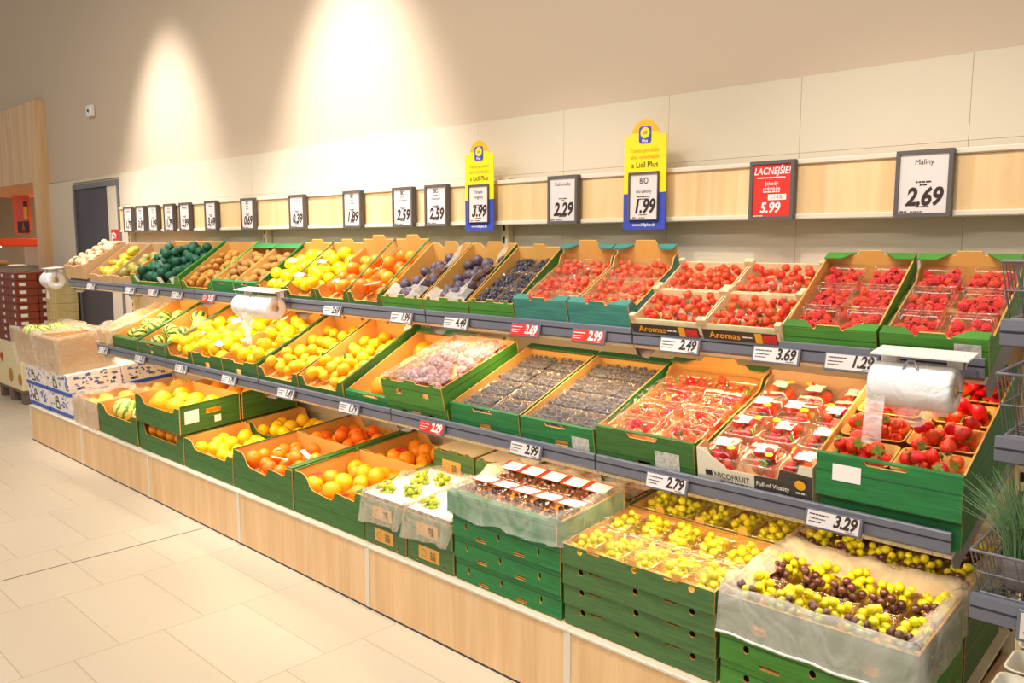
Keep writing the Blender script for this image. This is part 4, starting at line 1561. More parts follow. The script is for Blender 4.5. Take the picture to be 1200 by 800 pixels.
promo(-2.834, '3.99', ['Tmavé', 'ringloty'], 'tall yellow and blue board 3.99 with domed top, the smaller and farther one', False, 0.192, 1.612, 2.03)
promo(-1.897, '1.99', ['Bio jahody'], 'tall yellow and blue board 1.99 with domed top over the teal strawberry crates', True, 0.198, 1.607, 2.035)


# ------------------------------------------------------------------ price tags on the shelf lips
def price_tag(x, y, z, price, label, red=False, w_=0.152, tilt=14, side='R', faint=False):
    e = empty('price_tag', (x, y, z), (RAD(-tilt), 0, 0))
    tag(e, label, 'price tag', 'price tags on the shelf edges')
    h = 0.052
    poly = [(-w_ / 2, -h / 2), (w_ / 2, -h / 2), (w_ / 2, h / 2), (-w_ / 2, h / 2)]
    MB().cbox(-w_ / 2, w_ / 2, -0.004, 0.006, -h / 2, h / 2, 0.002).build('holder', 'rail', e)
    s = MB().box(-w_ / 2 + .006, w_ / 2 - .006, -0.006, -0.0035, -h / 2 + .006, h / 2 - .004).build('sheet', 'red' if red else 'sheet', e)
    ik = 'whiteink' if red else 'ink'
    Y = -0.0066
    text(s, price, w_ / 2 - 0.044, 0.003, 0.046, y=Y, bold=0.036, shear=0.22, sx=0.8, space=0.96, matname=ik, name='price_text')
    bars(s, [(-w_ / 2 + .012, -0.012, 0.011, 0.003), (-w_ / 2 + .012, -0.02, 0.0, 0.0025), (-w_ / 2 + .012, -0.03, -0.009, 0.0025), (w_ / 2 - .04, w_ / 2 - .015, -0.017, 0.002)], Y, m=ik)
    return e


for x, p, red, l in [(-6.638, '1.79', 0, 'under the mushroom box'), (-5.906, '3.99', 0, 'under the pears'), (-5.529, '1.99', 0, 'under the left green nets'), (-5.171, '1.79', 0, 'under the right green nets'),
                     (-4.744, '2.15', 1, 'under the first kiwi crate'), (-4.30, '3.19', 1, 'behind the farther bag roll'), (-3.447, '2.69', 0, 'under the mandarins'), (-2.906, '1.99', 0, 'under the plums'),
                     (-2.543, '4.49', 0, 'between plums and blueberries'), (-2.148, '3.69', 1, 'under the left teal strawberry crate'), (-1.837, '2.99', 1, 'under the right teal strawberry crate'), (-1.455, '2.49', 0, 'under the left wooden strawberry tray'),
                     (-1.118, '3.69', 0, 'where wooden trays meet the raspberries'), (-0.893, '1.29', 0, 'beside the near bag roll')]:
    price_tag(x, 0.333, 1.2155, p, '%s price tag %s on the upper shelf, %s' % ('red' if red else 'white', p, l), bool(red))
for x, p, red, l in [(-5.908, '1.49', 0, 'at the far end'), (-5.301, '1.39', 0, 'under the striped squash'), (-4.719, '1.89', 0, 'under the left yellow squash crate'), (-4.144, '1.79', 0, 'under the yellow squash'), (-3.567, '1.49', 0, 'under the left mandarin crate'),
                     (-3.038, '1.79', 0, 'under the low green orange crate'), (-2.473, '2.29', 1, 'under the red onions'), (-1.959, '2.99', 0, 'under the film covered blueberries'), (-1.364, '2.79', 0, 'under the film covered strawberries'), (-0.841, '3.29', 0, 'under the open strawberry crate')]:
    price_tag(x, 0.131, 0.8115, p, '%s price tag %s on the middle shelf, %s' % ('red' if red else 'white', p, l), bool(red))


# ================================================================== crates and what lies in them
def punnet(c, x, y, z, w_, d_, h, label, m='clear', lid='film', group=None, name='punnet', taper=0.01, sticker=None, rim=0.004, cat='punnet', roll=0.0):
    e = empty(name)
    at(c, e, x, y, z, Matrix.Rotation(roll, 4, 'Z'), z + h)
    tag(e, label, cat, group)
    MBt = tray_mb(w_, d_, h, taper, 0.014, 0.0015, rim)
    MBt.build('tray', m, e)
    if m == 'clear':
        MB().rings([rrect(w_ + 2 * rim, d_ + 2 * rim, .014 + rim, h - .004), rrect(w_ + 2 * rim + .001, d_ + 2 * rim + .001, .014 + rim, h + .0016), rrect(w_ - .003, d_ - .003, .014, h + .0016)], 0, True).build('rim', 'rimclear', e)
    if lid == 'film':
        b = MB()
        rg = random.Random(int(x * 1e4) + int(y * 1e4))
        f = sheet_mb(w_ + 0.004, d_ + 0.004, 0.0025, rg.uniform(0, 20), 10, 10, -0.004)
        o = f.build('film_lid', 'film', e)
        o.location = (0, -d_ / 2 - 0.002, h + 0.003)
    elif lid == 'clamshell':
        b = MB()
        b.rings([rrect(w_ + 0.008, d_ + 0.008, 0.016, h + 0.002), rrect(w_ - 0.004, d_ - 0.004, 0.014, h + 0.006), rrect(w_ - 0.016, d_ - 0.016, 0.014, h + 0.022), rrect(w_ - 0.03, d_ - 0.03, 0.012, h + 0.024)], 0, True, True, False, True)
        b.build('lid', m, e)
    return e


sides9 = ('front left', 'front middle', 'front right', 'middle left', 'centre', 'middle right', 'back left', 'back middle', 'back right')

# ---------------------------------------------------------------- upper shelf, from the far end
c = crate('brown cardboard tray of pale mushrooms at the far end of the upper shelf', TOP, -7.12, -6.70, 0.10, n0=0.07, D=0.38, out='kraftbrown', inn='kraftbrown', front='notch', floor=0.07, name='mushroom_tray')
crate('empty looking brown tray under the mushroom tray on the upper shelf', TOP, -7.12, -6.70, 0.068, D=0.38, out='kraftbrown', inn='kraftbrown', front='flat', name='mushroom_tray')
fill(c, P['mushroom'], 40, 0.027, 'pale mushroom in the cardboard tray at the far end of the upper shelf', 'mushroom', 'mushrooms in the far tray', rot=lambda r: rot_up(r, 0.7), jit=0.15, cap=0.14)
c = crate('low brown tray of mangoes beside the mushroom tray', TOP, -6.68, -6.26, 0.10, D=0.37, out='kraftbrown', inn='kraftbrown', front='notch', floor=0.045, hback=0.15, name='mango_tray')
fill(c, P['mango'], 12, 0.042, 'green and orange mango in the low brown tray beside the mushrooms', 'mango', 'mangoes in the brown tray', rot=rot_flat)
c = crate('low brown tray of green pears next to the mangoes', TOP, -6.25, -5.93, 0.10, D=0.37, out='kraftbrown', inn='kraftbrown', front='notch', floor=0.045, hback=0.15, name='pear_tray')
fill(c, P['pear'], 10, 0.038, 'dull green pear in the low brown tray beside the green nets', 'pear', 'pears in the brown tray', rot=rot_flat)

c = crate('wide green crate heaped with dark green nets of fruit', TOP, -5.91, -5.15, 0.12, D=0.40, out='green2', front='low', floor=0.02, flaps=(('R', 0.03),), hback=0.15)
rg = random.Random(5)
nets = []
for i in range(3):
    b = MB()
    for (x, y, z, q) in heap(10, -0.075, 0.075, -0.06, 0.06, 0, 0.026, random.Random(50 + i), 0.1, 40):
        b.sphere((x, y, z), q * 1.22, 12, 8, 0, (1.1, 0.95, 0.95))
    o = proto('fruit_net', b, 'net')
    t = MB().add([(-0.02, -0.05, 0.085), (0.025, -0.06, 0.078), (0.03, -0.055, 0.11), (-0.015, -0.045, 0.115)], [(0, 1, 2, 3), (3, 2, 1, 0)])
    if i != 1:
        kid(o, 'paper_tag', MB().box(-0.02, 0.022, -0.075, -0.073, 0.05, 0.095), 'paper')
    kid(o, 'tied_end', MB().tube([(0.03, 0, 0.08), (0.05, -0.01, 0.11), (0.045, -0.02, 0.125)], [0.012, 0.006, 0.014], 7), 'net')
    nets.append(o)
k = 0
for row, yy in enumerate((0.09, 0.2, 0.31)):
    for xx in (-0.27, -0.09, 0.09, 0.27):
        place(nets[k % 3], pt(c, xx + 0.02 * (row % 2), yy, 0.02 + 0.012 * row) @ Matrix.Rotation(rg.uniform(-.4, .4), 4, 'Z'), 'dark green net bag of round fruit in the wide green crate, %s row' % ('front', 'middle', 'back')[row], 'net bag', 'green net bags of fruit, ' + ('front', 'middle', 'back')[row] + ' row')
        k += 1
for yy, xs_ in ((0.2, (-0.05,)), (0.27, (0.16,))):
    for xx in xs_:
        place(nets[k % 3], pt(c, xx, yy, 0.075) @ Matrix.Rotation(rg.uniform(-.6, .6), 4, 'Z'), 'dark green net bag of round fruit on top of the heap of nets', 'net bag', 'green net bags of fruit, top layer')
        k += 1
c = crate('green crate of brown kiwis right of the green nets', TOP, -5.13, -4.72, 0.10, D=0.40, front='low', floor=0.035, hback=0.145, out='green2', flaps=(('R', 0.02),))
fill(c, P['kiwigold'], 70, 0.025, 'tan kiwi in the crate right of the green nets', 'kiwi', 'kiwis right of the green nets', zf=0.04, cap=0.125)
for i, (a, b_, nm) in enumerate(((-4.72, -4.455, 'left'), (-4.455, -4.19, 'right'))):
    c = crate('green crate of brown kiwis, %s one of the pair beside the lemons' % nm, TOP, a, b_, 0.11, D=0.38, out='green4', front='notch', floor=0.05, flaps=(('B', 0.05), ('F', 0.02)), hback=0.14)
    fill(c, P['kiwi'], 36, 0.029, 'brown kiwi in the %s one of the two small kiwi crates' % nm, 'kiwi', 'kiwis in the %s small crate' % nm, zf=0.055, cap=0.145)
for i, (a, b_, nm) in enumerate(((-4.19, -3.90, 'left'), (-3.90, -3.61, 'right'))):
    c = crate('green crate heaped with lemons, %s one of the pair on the upper shelf' % nm, TOP, a, b_, 0.105, D=0.38, out='green', front='low', back='bigtab', floor=0.03, hback=0.15, side='rise', flaps=(('L', 0.012),))
    fill(c, P['lemon'], 44, 0.032, 'yellow lemon in the %s lemon crate on the upper shelf' % nm, 'lemon', 'lemons in the %s crate' % nm, rot=rot_flat, zf=0.045, cap=0.15)
    for q in range(2 if i else 1):
        e = empty('paper_tag')
        at(c, e, 0.02 - 0.06 * q, 0.17 - 0.12 * q, 0.155 - .01 * q, Matrix.Rotation(0.4, 4, 'Z') @ Matrix.Rotation(0.3, 4, 'Y'))
        tag(e, 'white paper tag lying %s of the %s lemon crate' % (('in the middle', 'near the front')[q], nm), 'paper tag')
        MB().box(-0.024, 0.024, -0.018, 0.018, 0, 0.002).build('sheet', 'paper', e)
for i, (a, b_, nm) in enumerate(((-3.61, -3.33, 'left'), (-3.33, -3.06, 'right'))):
    c = crate('green crate of orange clementines, %s one of the pair on the upper shelf' % nm, TOP, a, b_, 0.105, D=0.38, out='green', front='low', back='bigtab', floor=0.03, hback=0.17, side='rise', flaps=(('R', 0.012),))
    fill(c, [P['clementine'], P['redorange']], 32, 0.035, 'bright orange clementine in the %s clementine crate on the upper shelf' % nm, 'clementine', 'clementines in the %s crate' % nm, zf=0.045, cap=0.15)
    e = empty('net_tag')
    at(c, e, 0.02, 0.05, 0.122, Matrix.Rotation(-0.35 + .8 * i, 4, 'Z') @ Matrix.Rotation(-0.35, 4, 'X'))
    tag(e, 'white and blue net tag lying on the clementines in the %s crate' % nm, 'net tag')
    b = MB().box(-0.045, 0.045, -0.014, 0.014, 0, 0.002)
    b.build('sheet', 'paper', e)
    MB().box(0.012, 0.03, -0.009, 0.009, 0.002, 0.0025).build('blue_print', 'blue', e)
for i, (a, b_, nm) in enumerate(((-3.06, -2.775, 'left'), (-2.775, -2.485, 'right'))):
    c = crate('green crate of dark plums with plastic lining, %s one of the pair' % nm, TOP, a, b_, 0.095, D=0.38, out='green2', front='teeth', back='crown', floor=0.02, hback=0.15, flaps=())
    fill(c, P['plum'], 52, 0.026, 'dusky purple plum in the %s plum crate' % nm, 'plum', 'plums in the %s crate' % nm, zf=0.035, cap=0.125, x=(-c.W / 2 + .02, c.W / 2 - (0.07 if i == 0 else .05)), rot=rot_any)
    e = empty('plastic_liner')
    at(c, e, c.W / 2 - 0.05, 0.03, 0.09)
    tag(e, 'crumpled clear plastic liner along the right side of the %s plum crate' % nm, 'plastic liner')
    sheet_mb(0.1, 0.32, 0.012, 3 + i, 12, 22, 0, False, lambda x, y: 0.06 * (x / 0.1 + .5) + 0.02 * math.sin(y * 20) + 0.15 * max(0, y - .15)).build('film', 'liner', e)
    e = empty('plastic_liner')
    at(c, e, -0.015, 0.004, 0.088)
    tag(e, 'crumpled clear plastic turned over the front of the %s plum crate' % nm, 'plastic liner')
    sheet_mb(0.24, 0.09, 0.009, 7 + i, 20, 8, 0, False, lambda x, y: 0.012 + 0.01 * math.sin(x * 30) - max(0, .02 - y) * .8).build('film', 'liner', e)

# blueberries in punnets, upper shelf
BB_REST, RB_REST, SB_REST = [], [], []
c = crate('green crate of six blueberry punnets on the upper shelf', TOP, -2.482, -2.222, 0.10, D=0.37, out='green2', front='teeth', back='tab', floor=0.012, hback=0.14)
k = 0
BCOUNT = [0]


def berries(c, px, py, pz, w_, d_, n, r, label, group, indiv, rest, protos, cat, seed, zs=None, cap=None):
    rg = random.Random(seed)
    pos = heap(n, -w_ / 2, w_ / 2, -d_ / 2, d_ / 2, 0, r, rg, 0.08, 44, None, cap)
    for (x, y, z, q) in pos:
        mw = ptz(c, px + x, py + y, pz + z, pz + .03 if zs is None else zs) @ rot_any(rg) @ Matrix.Scale(q, 4)
        if indiv:
            place(rg.choice(protos), mw, label, cat, group)
        else:
            rest.append((mw.translation.copy(), q, mw))


for iy in range(3):
    for ix in range(2):
        nm = '%s %s' % (('front', 'middle', 'back')[iy], ('left', 'right')[ix])
        px, py = (-0.062, 0.062)[ix], 0.065 + 0.118 * iy
        punnet(c, px, py, 0.03, 0.114, 0.108, 0.062, 'film topped blueberry punnet, %s in the crate beside the teal ones' % nm, group=None)
        berries(c, px, py, 0.07, 0.108, 0.102, 66, 0.0075, '', '', False, BB_REST, None, '', 100 + k, 0.092)
        berries(c, px, py, 0.058, 0.104, 0.098, 40, 0.0075, '', '', False, BB_REST, None, '', 130 + k, 0.092)
        MB_ = MB().box(-0.015, 0.015, -0.012, 0.012, 0, 0.001)
        k += 1

# teal crates of film packed strawberries
for i, (a, b_, nm) in enumerate(((-2.220, -1.944, 'left'), (-1.944, -1.662, 'right'))):
    c = crate('teal cardboard crate of film packed strawberries, %s one of the pair' % nm, TOP, a, b_, 0.122, D=0.37, out='teal', front='dip' if i == 5 else 'tab', back='bigtab', side='sidedip', floor=0.012, hback=0.15, gussets='abcd', lean=0.5)
    for iy in range(3):
        for ix in range(2):
            q = '%s %s' % (('front', 'middle', 'back')[iy], ('left', 'right')[ix])
            px, py = (-0.066, 0.066)[ix], 0.066 + 0.118 * iy
            punnet(c, px, py, 0.02, 0.122, 0.108, 0.066, 'shiny film wrapped strawberry pack, %s in the %s teal crate' % (q, nm), m='clear', lid=None)
            berries(c, px, py, 0.058, 0.114, 0.1, 22, 0.0155, '', '', False, SB_REST, None, '', 200 + k, 0.086, 0.058)
            k += 1
    e = empty('wrapping_film')
    at(c, e, 0, 0.01, 0.112)
    tag(e, 'shiny crinkled film over the strawberries in the %s teal crate' % nm, 'film')
    sheet_mb(c.W - .02, c.D - .03, 0.007, 11 + i, 30, 36, -0.008).build('film', 'filmshine', e)

# white wooden trays, two by two
SCOUNT = 0
for ix, (a, b_) in enumerate(((-1.652, -1.376), (-1.376, -1.108))):
    for iy in range(2):
        nm = '%s %s' % (('front', 'back')[iy], ('left', 'right')[ix])
        c = crate('pale poplar wood tray of loose strawberries, %s of the four' % nm, TOP, a, b_, 0.055, s0=0.0 + 0.192 * iy, D=0.19, n0=0.034, out='palewood', inn='palewood', front='flat', floor=0.01, name='wooden_tray', th=0.004, gap=0.003, lean=0.5)
        for sx in (-1, 1):
            for yy in (0.0, c.D - 0.022):
                b = MB()
                hh = 0.062 if yy else 0.058
                x0 = sx * (c.W / 2 - 0.004) - 0.011
                b.cbox(x0, x0 + 0.022, yy + 0.004 + c.k * 0.03, yy + 0.024 + c.k * 0.03, 0.002, hh + 0.014, 0.003)
                b.build('corner_post', 'palewood', c.e)
        if iy == 0:
            l = MB().box(-c.W / 2 + .004, c.W / 2 - .004, -0.0022, -0.0006, 0.006, 0.046).build('printed_label', 'blackcard', c.e)
            o = text(c.e, 'Aromas', -0.05, 0.027, 0.034, y=-0.0035, bold=0.012, shear=0.15, matname='amber', name='label_lettering')
            bars(c.e, [(0.01, 0.045, 0.024, 0.005)], -0.0024, m='whiteink')
            MB().box(0.055, 0.078, -0.0032, -0.0024, 0.008, 0.044).build('label_picture', 'amber', c.e)
            MB().box(0.08, 0.125, -0.0032, -0.0024, 0.01, 0.04).build('label_picture', 'red', c.e)
        rg = random.Random(300 + ix * 2 + iy)
        n = 0
        for (x, y, z, q) in heap(84, -c.W / 2 + .008, c.W / 2 - .008, 0.006, c.D - .006, 0.012, 0.017, rg, 0.15, 60, None, 0.074):
            mw = pt(c, x, y, z) @ rot_any(rg) @ Matrix.Scale(q, 4)
            if iy == 0 and n < 24:
                place(rg.choice(P['strawberryfilm']), mw, 'loose strawberry heaped in the %s poplar wood tray' % nm, 'strawberry', 'strawberries in the %s wooden tray' % nm)
            else:
                SB_REST.append((mw.translation.copy(), q, mw))
            n += 1
        e = empty('wrapping_film')
        at(c, e, 0, 0.004, 0.07)
        tag(e, 'clear film over the strawberries in the %s wooden tray' % nm, 'film')
        sheet_mb(c.W - .01, c.D - .005, 0.004, 21 + ix + 2 * iy, 22, 16, -0.012, True, lambda x, y: 0.014 * (y / .19)).build('film', 'film', e)

# raspberries
for i, (a, b_, nm) in enumerate(((-1.106, -0.827, 'left'), (-0.826, -0.547, 'right'))):
    c = crate('green crate of six raspberry punnets, %s one on the upper shelf' % nm, TOP, a, b_, 0.093, D=0.37, out='green2', front='dip' if False else 'tab', back='tab', side='sidedip' if i else 'flat', floor=0.012, hback=0.125, gussets='abcd',
              papers=(('F', 0.19, 0.012, 0.065, 0.07, 'greypaper'),) if i else (), lean=0.5)
    for iy in range(3):
        for ix in range(2):
            q = '%s %s' % (('front', 'middle', 'back')[iy], ('left', 'right')[ix])
            px, py = (-0.067, 0.067)[ix], 0.066 + 0.118 * iy
            punnet(c, px, py, 0.016 + 0.004 * iy, 0.122, 0.108, 0.07, 'clear punnet of raspberries, %s in the %s green raspberry crate' % (q, nm), group=None)
            berries(c, px, py, 0.044 + 0.004 * iy, 0.108, 0.094, 25, 0.0112, 'raspberry in the %s punnet of the %s raspberry crate' % (q, nm), 'raspberries in the %s punnet, %s crate' % (q, nm), True, None, P['raspberry'], 'raspberry', 400 + k, 0.088)
            for j in range(18):
                rg = random.Random(k * 31 + j)
                RB_REST.append((ptz(c, px + rg.uniform(-.05, .05), py + rg.uniform(-.044, .044), 0.04 + .004 * iy, 0.088).translation, 0.0125, None))
            k += 1
crate('lower green crate tucked under the right raspberry crate', TOP, -0.544, -0.53, 0.07, s0=0.02, D=0.3, out='green2', front='flat', floor=0.01, gap=0.001, th=0.002) if False else None

# ---------------------------------------------------------------- middle shelf
c = crate('brown carton of parsnips lined with plastic at the far end of the middle shelf', MID, -6.06, -5.81, 0.15, D=0.5, out='kraft', inn='kraft', front='notch', floor=0.06)
rg = random.Random(9)
for j in range(16):
    place(P['parsnip'], pt(c, -0.1 + 0.05 * (j % 5) + rg.uniform(-.01, .01), 0.11 + 0.1 * (j // 5) + rg.uniform(-.02, .02), 0.09 + 0.012 * (j % 2)) @ Matrix.Rotation(RAD(90) + rg.uniform(-.1, .1), 4, 'X') @ Matrix.Rotation(rg.uniform(0, 6), 4, 'Z') @ Matrix.Scale(0.06, 4), 'pale parsnip in the plastic lined carton at the far end of the middle shelf', 'parsnip', 'parsnips in the far carton')
liner('clear bag lining the parsnip carton on the middle shelf', c, 0.07, 'linerwarm', seed=3, inner=0.05, inward=0.06)
for i, (a, b_, nm) in enumerate(((-5.80, -5.395, 'left'), (-5.385, -4.985, 'right'))):
    c = crate('green crate of striped squash, %s one of the pair' % nm, MID, a, b_, 0.12, D=0.52, out='green' if i == 0 else 'green3', front='flat' if i == 0 else 'notch', side='flat', floor=0.03, hback=0.19, flaps=(('R', 0.035), ('F', 0.03)), fholes=(oval_hole(0.2, 0.07, 0.04, 0.022),) if i else ())
    fill(c, [P['squash'], P['squash'], P['squashpale']], 10 if i else 9, 0.058, 'round striped green and yellow squash in the %s squash crate' % nm, 'squash', 'striped squash in the %s crate' % nm, rot=lambda r: rot_up(r, 1.2), y=(0.03, 0.5), jit=0.12, zf=0.04, cap=0.2)
yc = []
for i, (a, b_, nm) in enumerate(((-4.975, -4.625, 'left'), (-4.62, -4.265, 'middle'), (-4.26, -3.88, 'right'))):
    c = crate('green crate heaped with yellow squash, %s of the three' % nm, MID, a, b_, 0.125, D=0.52, out='green', front='notch' if i else 'low', floor=0.05, hback=0.2, side='flat', flaps=(('L', 0.02),) if i == 0 else ((('R', 0.02),) if i == 2 else ()), back='crown' if i else 'flat',
              fholes=(rect_hole(0.17, 0.065, 0.05, 0.028),) if i else ())
    fill(c, P['quince'] if i else [P['yellowlong'], P['quince']], 64 if i else 50, 0.036, 'lumpy yellow squash in the %s yellow squash crate' % nm, 'squash', 'yellow squash in the %s crate' % nm, rot=rot_any if i else rot_flat, zf=0.07, cap=0.195)
    yc.append(c)
for j, (cc, x, y, z) in enumerate(((yc[0], 0.08, 0.1, 0.16), (yc[1], 0.0, 0.22, 0.22), (yc[1], 0.1, 0.07, 0.17), (yc[2], -0.05, 0.12, 0.19), (yc[2], 0.02, 0.3, 0.24), (yc[2], .13, .45, .235))):
    e = empty('paper_wrap')
    at(cc, e, x, y, z, Matrix.Rotation(j, 4, 'Z') @ Matrix.Rotation(0.3, 4, 'X'))
    tag(e, 'scrap of white tissue among the yellow squash, %s' % ('at the left crate front', 'in the middle crate', 'at the middle crate front', 'at the right crate front', 'deep in the right crate', 'by the back corner of the right crate')[j], 'tissue')
    sheet_mb(0.05, 0.05, 0.012, j, 6, 6, 0, False).build('sheet', 'paper', e)
for i, (a, b_, nm) in enumerate(((-3.872, -3.50, 'left'), (-3.492, -3.118, 'right'))):
    c = crate('green crate of small mandarins, %s one on the middle shelf' % nm, MID, a, b_, 0.115, D=0.52, out='green', front='low', floor=0.05, hback=0.2, side='flat', back='crown', flaps=(('R', 0.015),) if i else ())
    fill(c, [P['mandarin'], P['mandarin'], P['mandarin'], P['mandarinleaf']], 92, 0.032, 'yellow orange mandarin in the %s mandarin crate' % nm, 'mandarin', 'mandarins in the %s crate' % nm, rot=lambda r: rot_up(r, 1.0), zf=0.06, cap=0.165)
e = empty('garlic_bulb')
at(c, e, c.W / 2 - 0.03, c.D - 0.07, 0.185)
tag(e, 'small white paper blossom by the back corner of the right mandarin crate', 'paper flower')
MB().sphere((0, 0, 0), 0.016, 8, 6).sphere((0.018, 0.01, 0.006), 0.012, 8, 6).sphere((-0.006, 0.018, 0.012), 0.012, 8, 6).build('petals', 'paper', e)
e.name = 'paper_flower'
c = crate('low green crate holding a few large oranges, half hidden by the onion crates', MID, -3.11, -2.72, 0.085, D=0.52, out='green4', front='notch', floor=0.012, hback=0.17, flaps=(('F', 0.02), ('B', 0.05)))
for j, (x, y) in enumerate(((0.0, 0.10), (-0.02, 0.29), (0.07, 0.26), (0.06, 0.43), (-0.1, 0.45))):
    place(P['orange'], pt(c, x - 0.02, y, 0.012 + 0.062) @ rot_up(rng, .5) @ Matrix.Scale(0.062, 4), 'large orange in the low crate beside the onions, %s' % ('at the front', 'in the middle, left', 'in the middle, right', 'at the back right', 'at the back left')[j], 'orange', 'large oranges in the low crate')
# onions in two stacked crates
for lv in range(2):
    c = crate('leaf green printed crate of red onions in film, %s of the stack of two' % ('lower', 'upper')[lv], MID, -2.79, -2.398, 0.095, n0=0.097 * lv, D=0.47, out='green2', front='teeth', side='flat', floor=0.03, fholes=(rect_hole(0.11, 0.05, 0.035, 0.02), rect_hole(0.28, 0.05, 0.035, 0.02)), lean=0.3, papers=(('F', 0.165, 0.036, 0.05, 0.028, 'kraft'),) if lv == 0 else ())
fill(c, P['onion'], 36, 0.028, 'pink red onion under film in the upper onion crate', 'onion', 'red onions in the upper crate', zf=0.03, rot=rot_any, cap=0.118)
e = empty('wrapping_film')
at(c, e, 0, 0.0, 0.112)
tag(e, 'crumpled milky film heaped over the red onions', 'film')
sheet_mb(c.W + .0, c.D - .01, 0.016, 31, 34, 38, -0.004).build('film', 'purplefilm', e)

# film covered blueberry crates
for i, (a, b_, nm) in enumerate(((-2.392, -2.014, 'left'), (-2.010, -1.668, 'right'))):
    c = crate('green crate of film covered blueberry punnets, %s one on the middle shelf' % nm, MID, a, b_, 0.125, D=0.52, out='green4', front='notch', back='flat', floor=0.04, hback=0.15, flaps=(('F', 0.012), ('B', 0.035)), fholes=(rect_hole(0.19, 0.06, 0.06, 0.018),),
              papers=(('F', 0.24, 0.01, 0.075, 0.085, 'greypaper'),) if i else ())
    for iy in range(4):
        for ix in range(2):
            q = '%s %s' % (('front', 'second', 'third', 'back')[iy], ('left', 'right')[ix])
            px, py = (-0.0885, 0.0885)[ix] * (1 if i == 0 else 0.93), 0.075 + 0.122 * iy
            punnet(c, px, py, 0.045, 0.166, 0.114, 0.062, 'blueberry punnet, %s in the %s film covered crate' % (q, nm), m='clear', lid=None)
            ind = iy < 2 and ix == 0 or iy == 0
            berries(c, px, py, 0.092, 0.158, 0.108, 50 if ind else 68, 0.0085, 'dark blueberry in the %s punnet of the %s film covered crate' % (q, nm), 'blueberries in the %s punnet, %s film covered crate' % (q, nm), ind, BB_REST, [P['blueberry']], 'blueberry', 500 + k, 0.107)
            berries(c, px, py, 0.08, 0.156, 0.106, 66, 0.0085, '', '', False, BB_REST, None, '', 560 + k, 0.107)
            k += 1
            e = empty('wrapping_film')
            at(c, e, px, py - 0.058, 0.117)
            tag(e, 'stretched grey film over the %s blueberry punnet of the %s crate' % (q, nm), 'film')
            sheet_mb(0.168, 0.118, 0.003, k, 14, 10, -0.007).build('film', 'greyfilm', e)

# strawberries under film in the green crate
c = crate('green crate of strawberry packs under shiny film on the middle shelf', MID, -1.664, -1.280, 0.145, D=0.52, out='green', front='notch', back='bigtab', floor=0.06, hback=0.16, gussets='cd', side='sidedip', flaps=(('F', 0.012),), papers=(('F', 0.235, 0.05, 0.09, 0.055, 'greypaper'),), fholes=(rect_hole(0.19, 0.05, 0.05, 0.02),))
for iy in range(4):
    for ix in range(2):
        q = '%s %s' % (('front', 'second', 'third', 'back')[iy], ('left', 'right')[ix])
        px, py = (-0.09, 0.09)[ix], 0.075 + 0.12 * iy
        punnet(c, px, py, 0.065, 0.165, 0.112, 0.066, 'strawberry pack, %s in the green crate under shiny film' % q, m='clear', lid=None)
        rg = random.Random(600 + iy * 2 + ix)
        for (x, y, z, r_) in heap(12, -0.081, 0.081, -0.055, 0.055, 0.08, 0.0205, rg, 0.12, 60, None, 0.14):
            place(rg.choice(P['strawberryfilm']), ptz(c, px + x, py + y, z, 0.131) @ rot_any(rg) @ Matrix.Scale(r_, 4), 'strawberry in the %s pack of the green crate under shiny film' % q, 'strawberry', 'strawberries in the %s film pack' % q)
        for j in range(11):
            x, y, z = rg.uniform(-.068, .068), rg.uniform(-.042, .042), rg.uniform(.078, .092)
            SB_REST.append(((ptz(c, px + x, py + y, z, 0.131)).translation.copy(), 0.02, ptz(c, px + x, py + y, z, 0.131) @ rot_any(rg) @ Matrix.Scale(0.02, 4)))
        e = empty('wrapping_film')
        at(c, e, px, py - 0.06, 0.142)
        tag(e, 'shiny crinkled film over the %s strawberry pack of the green crate' % q, 'film')
        sheet_mb(0.175, 0.12, 0.006, 51 + iy * 2 + ix, 16, 12, -0.012).build('film', 'filmshine', e)

# clamshell punnets in the printed cream and black carton
c = crate('cream and black printed carton of strawberry clamshells on the middle shelf', MID, -1.276, -0.908, 0.145, D=0.52, out='creamcard', inn='kraftbrown', front='low', side='sidedip', floor=0.008, hback=0.16)
W = c.W
S_ = lambda x, y, z: (x, y + c.k * z, z)
b = MB()
pr = [(W * .52, 0.004), (W - .001, 0.004), (W - .001, 0.118), (W * .74, 0.125), (W * .72, 0.093), (W * .52, 0.091)]
b.prism(pr, [], lambda u, v, t: S_(u - W / 2, -0.002 + t, v), 0.0018)
b.build('black_front', 'blackcard', c.e)
b = MB()
b.prism([(0.001, 0.06), (W * .3, 0.06), (W * .26, 0.1), (W * .2, 0.112), (W * .05, 0.142), (0.001, 0.142)], [], lambda u, v, t: S_(u - W / 2, -0.002 + t, v), 0.0018)
b.build('front_corner', 'creamcard', c.e)
text(c.e, 'NICOFRUIT', -0.062, 0.072, 0.027, y=0.0055, bold=0.016, sx=0.82, name='carton_lettering')
bars(c.e, [(-0.1, 0.0, 0.052, 0.005)], 0.005)
text(c.e, 'Full of Vitality', 0.066, 0.074, 0.021, y=0.004, bold=0.01, shear=0.15, sx=0.86, matname='whiteink', name='carton_lettering')
MB().box(-0.15, -0.128, 0.008, 0.0095, 0.065, 0.082).build('printed_mark', 'black', c.e)
o = MB().prism([(0.016 * math.cos(6.2832 * i / 14), 0.016 * math.sin(6.2832 * i / 14)) for i in range(14)], [], lambda u, v, t: (u, t, v), 0.0006).build('round_emblem', 'amber', c.e)
o.location = (0.148, 0.008, 0.094)
bars(c.e, [(0.134, 0.164, 0.066, 0.005)], 0.007, m='whiteink')
k2 = 0
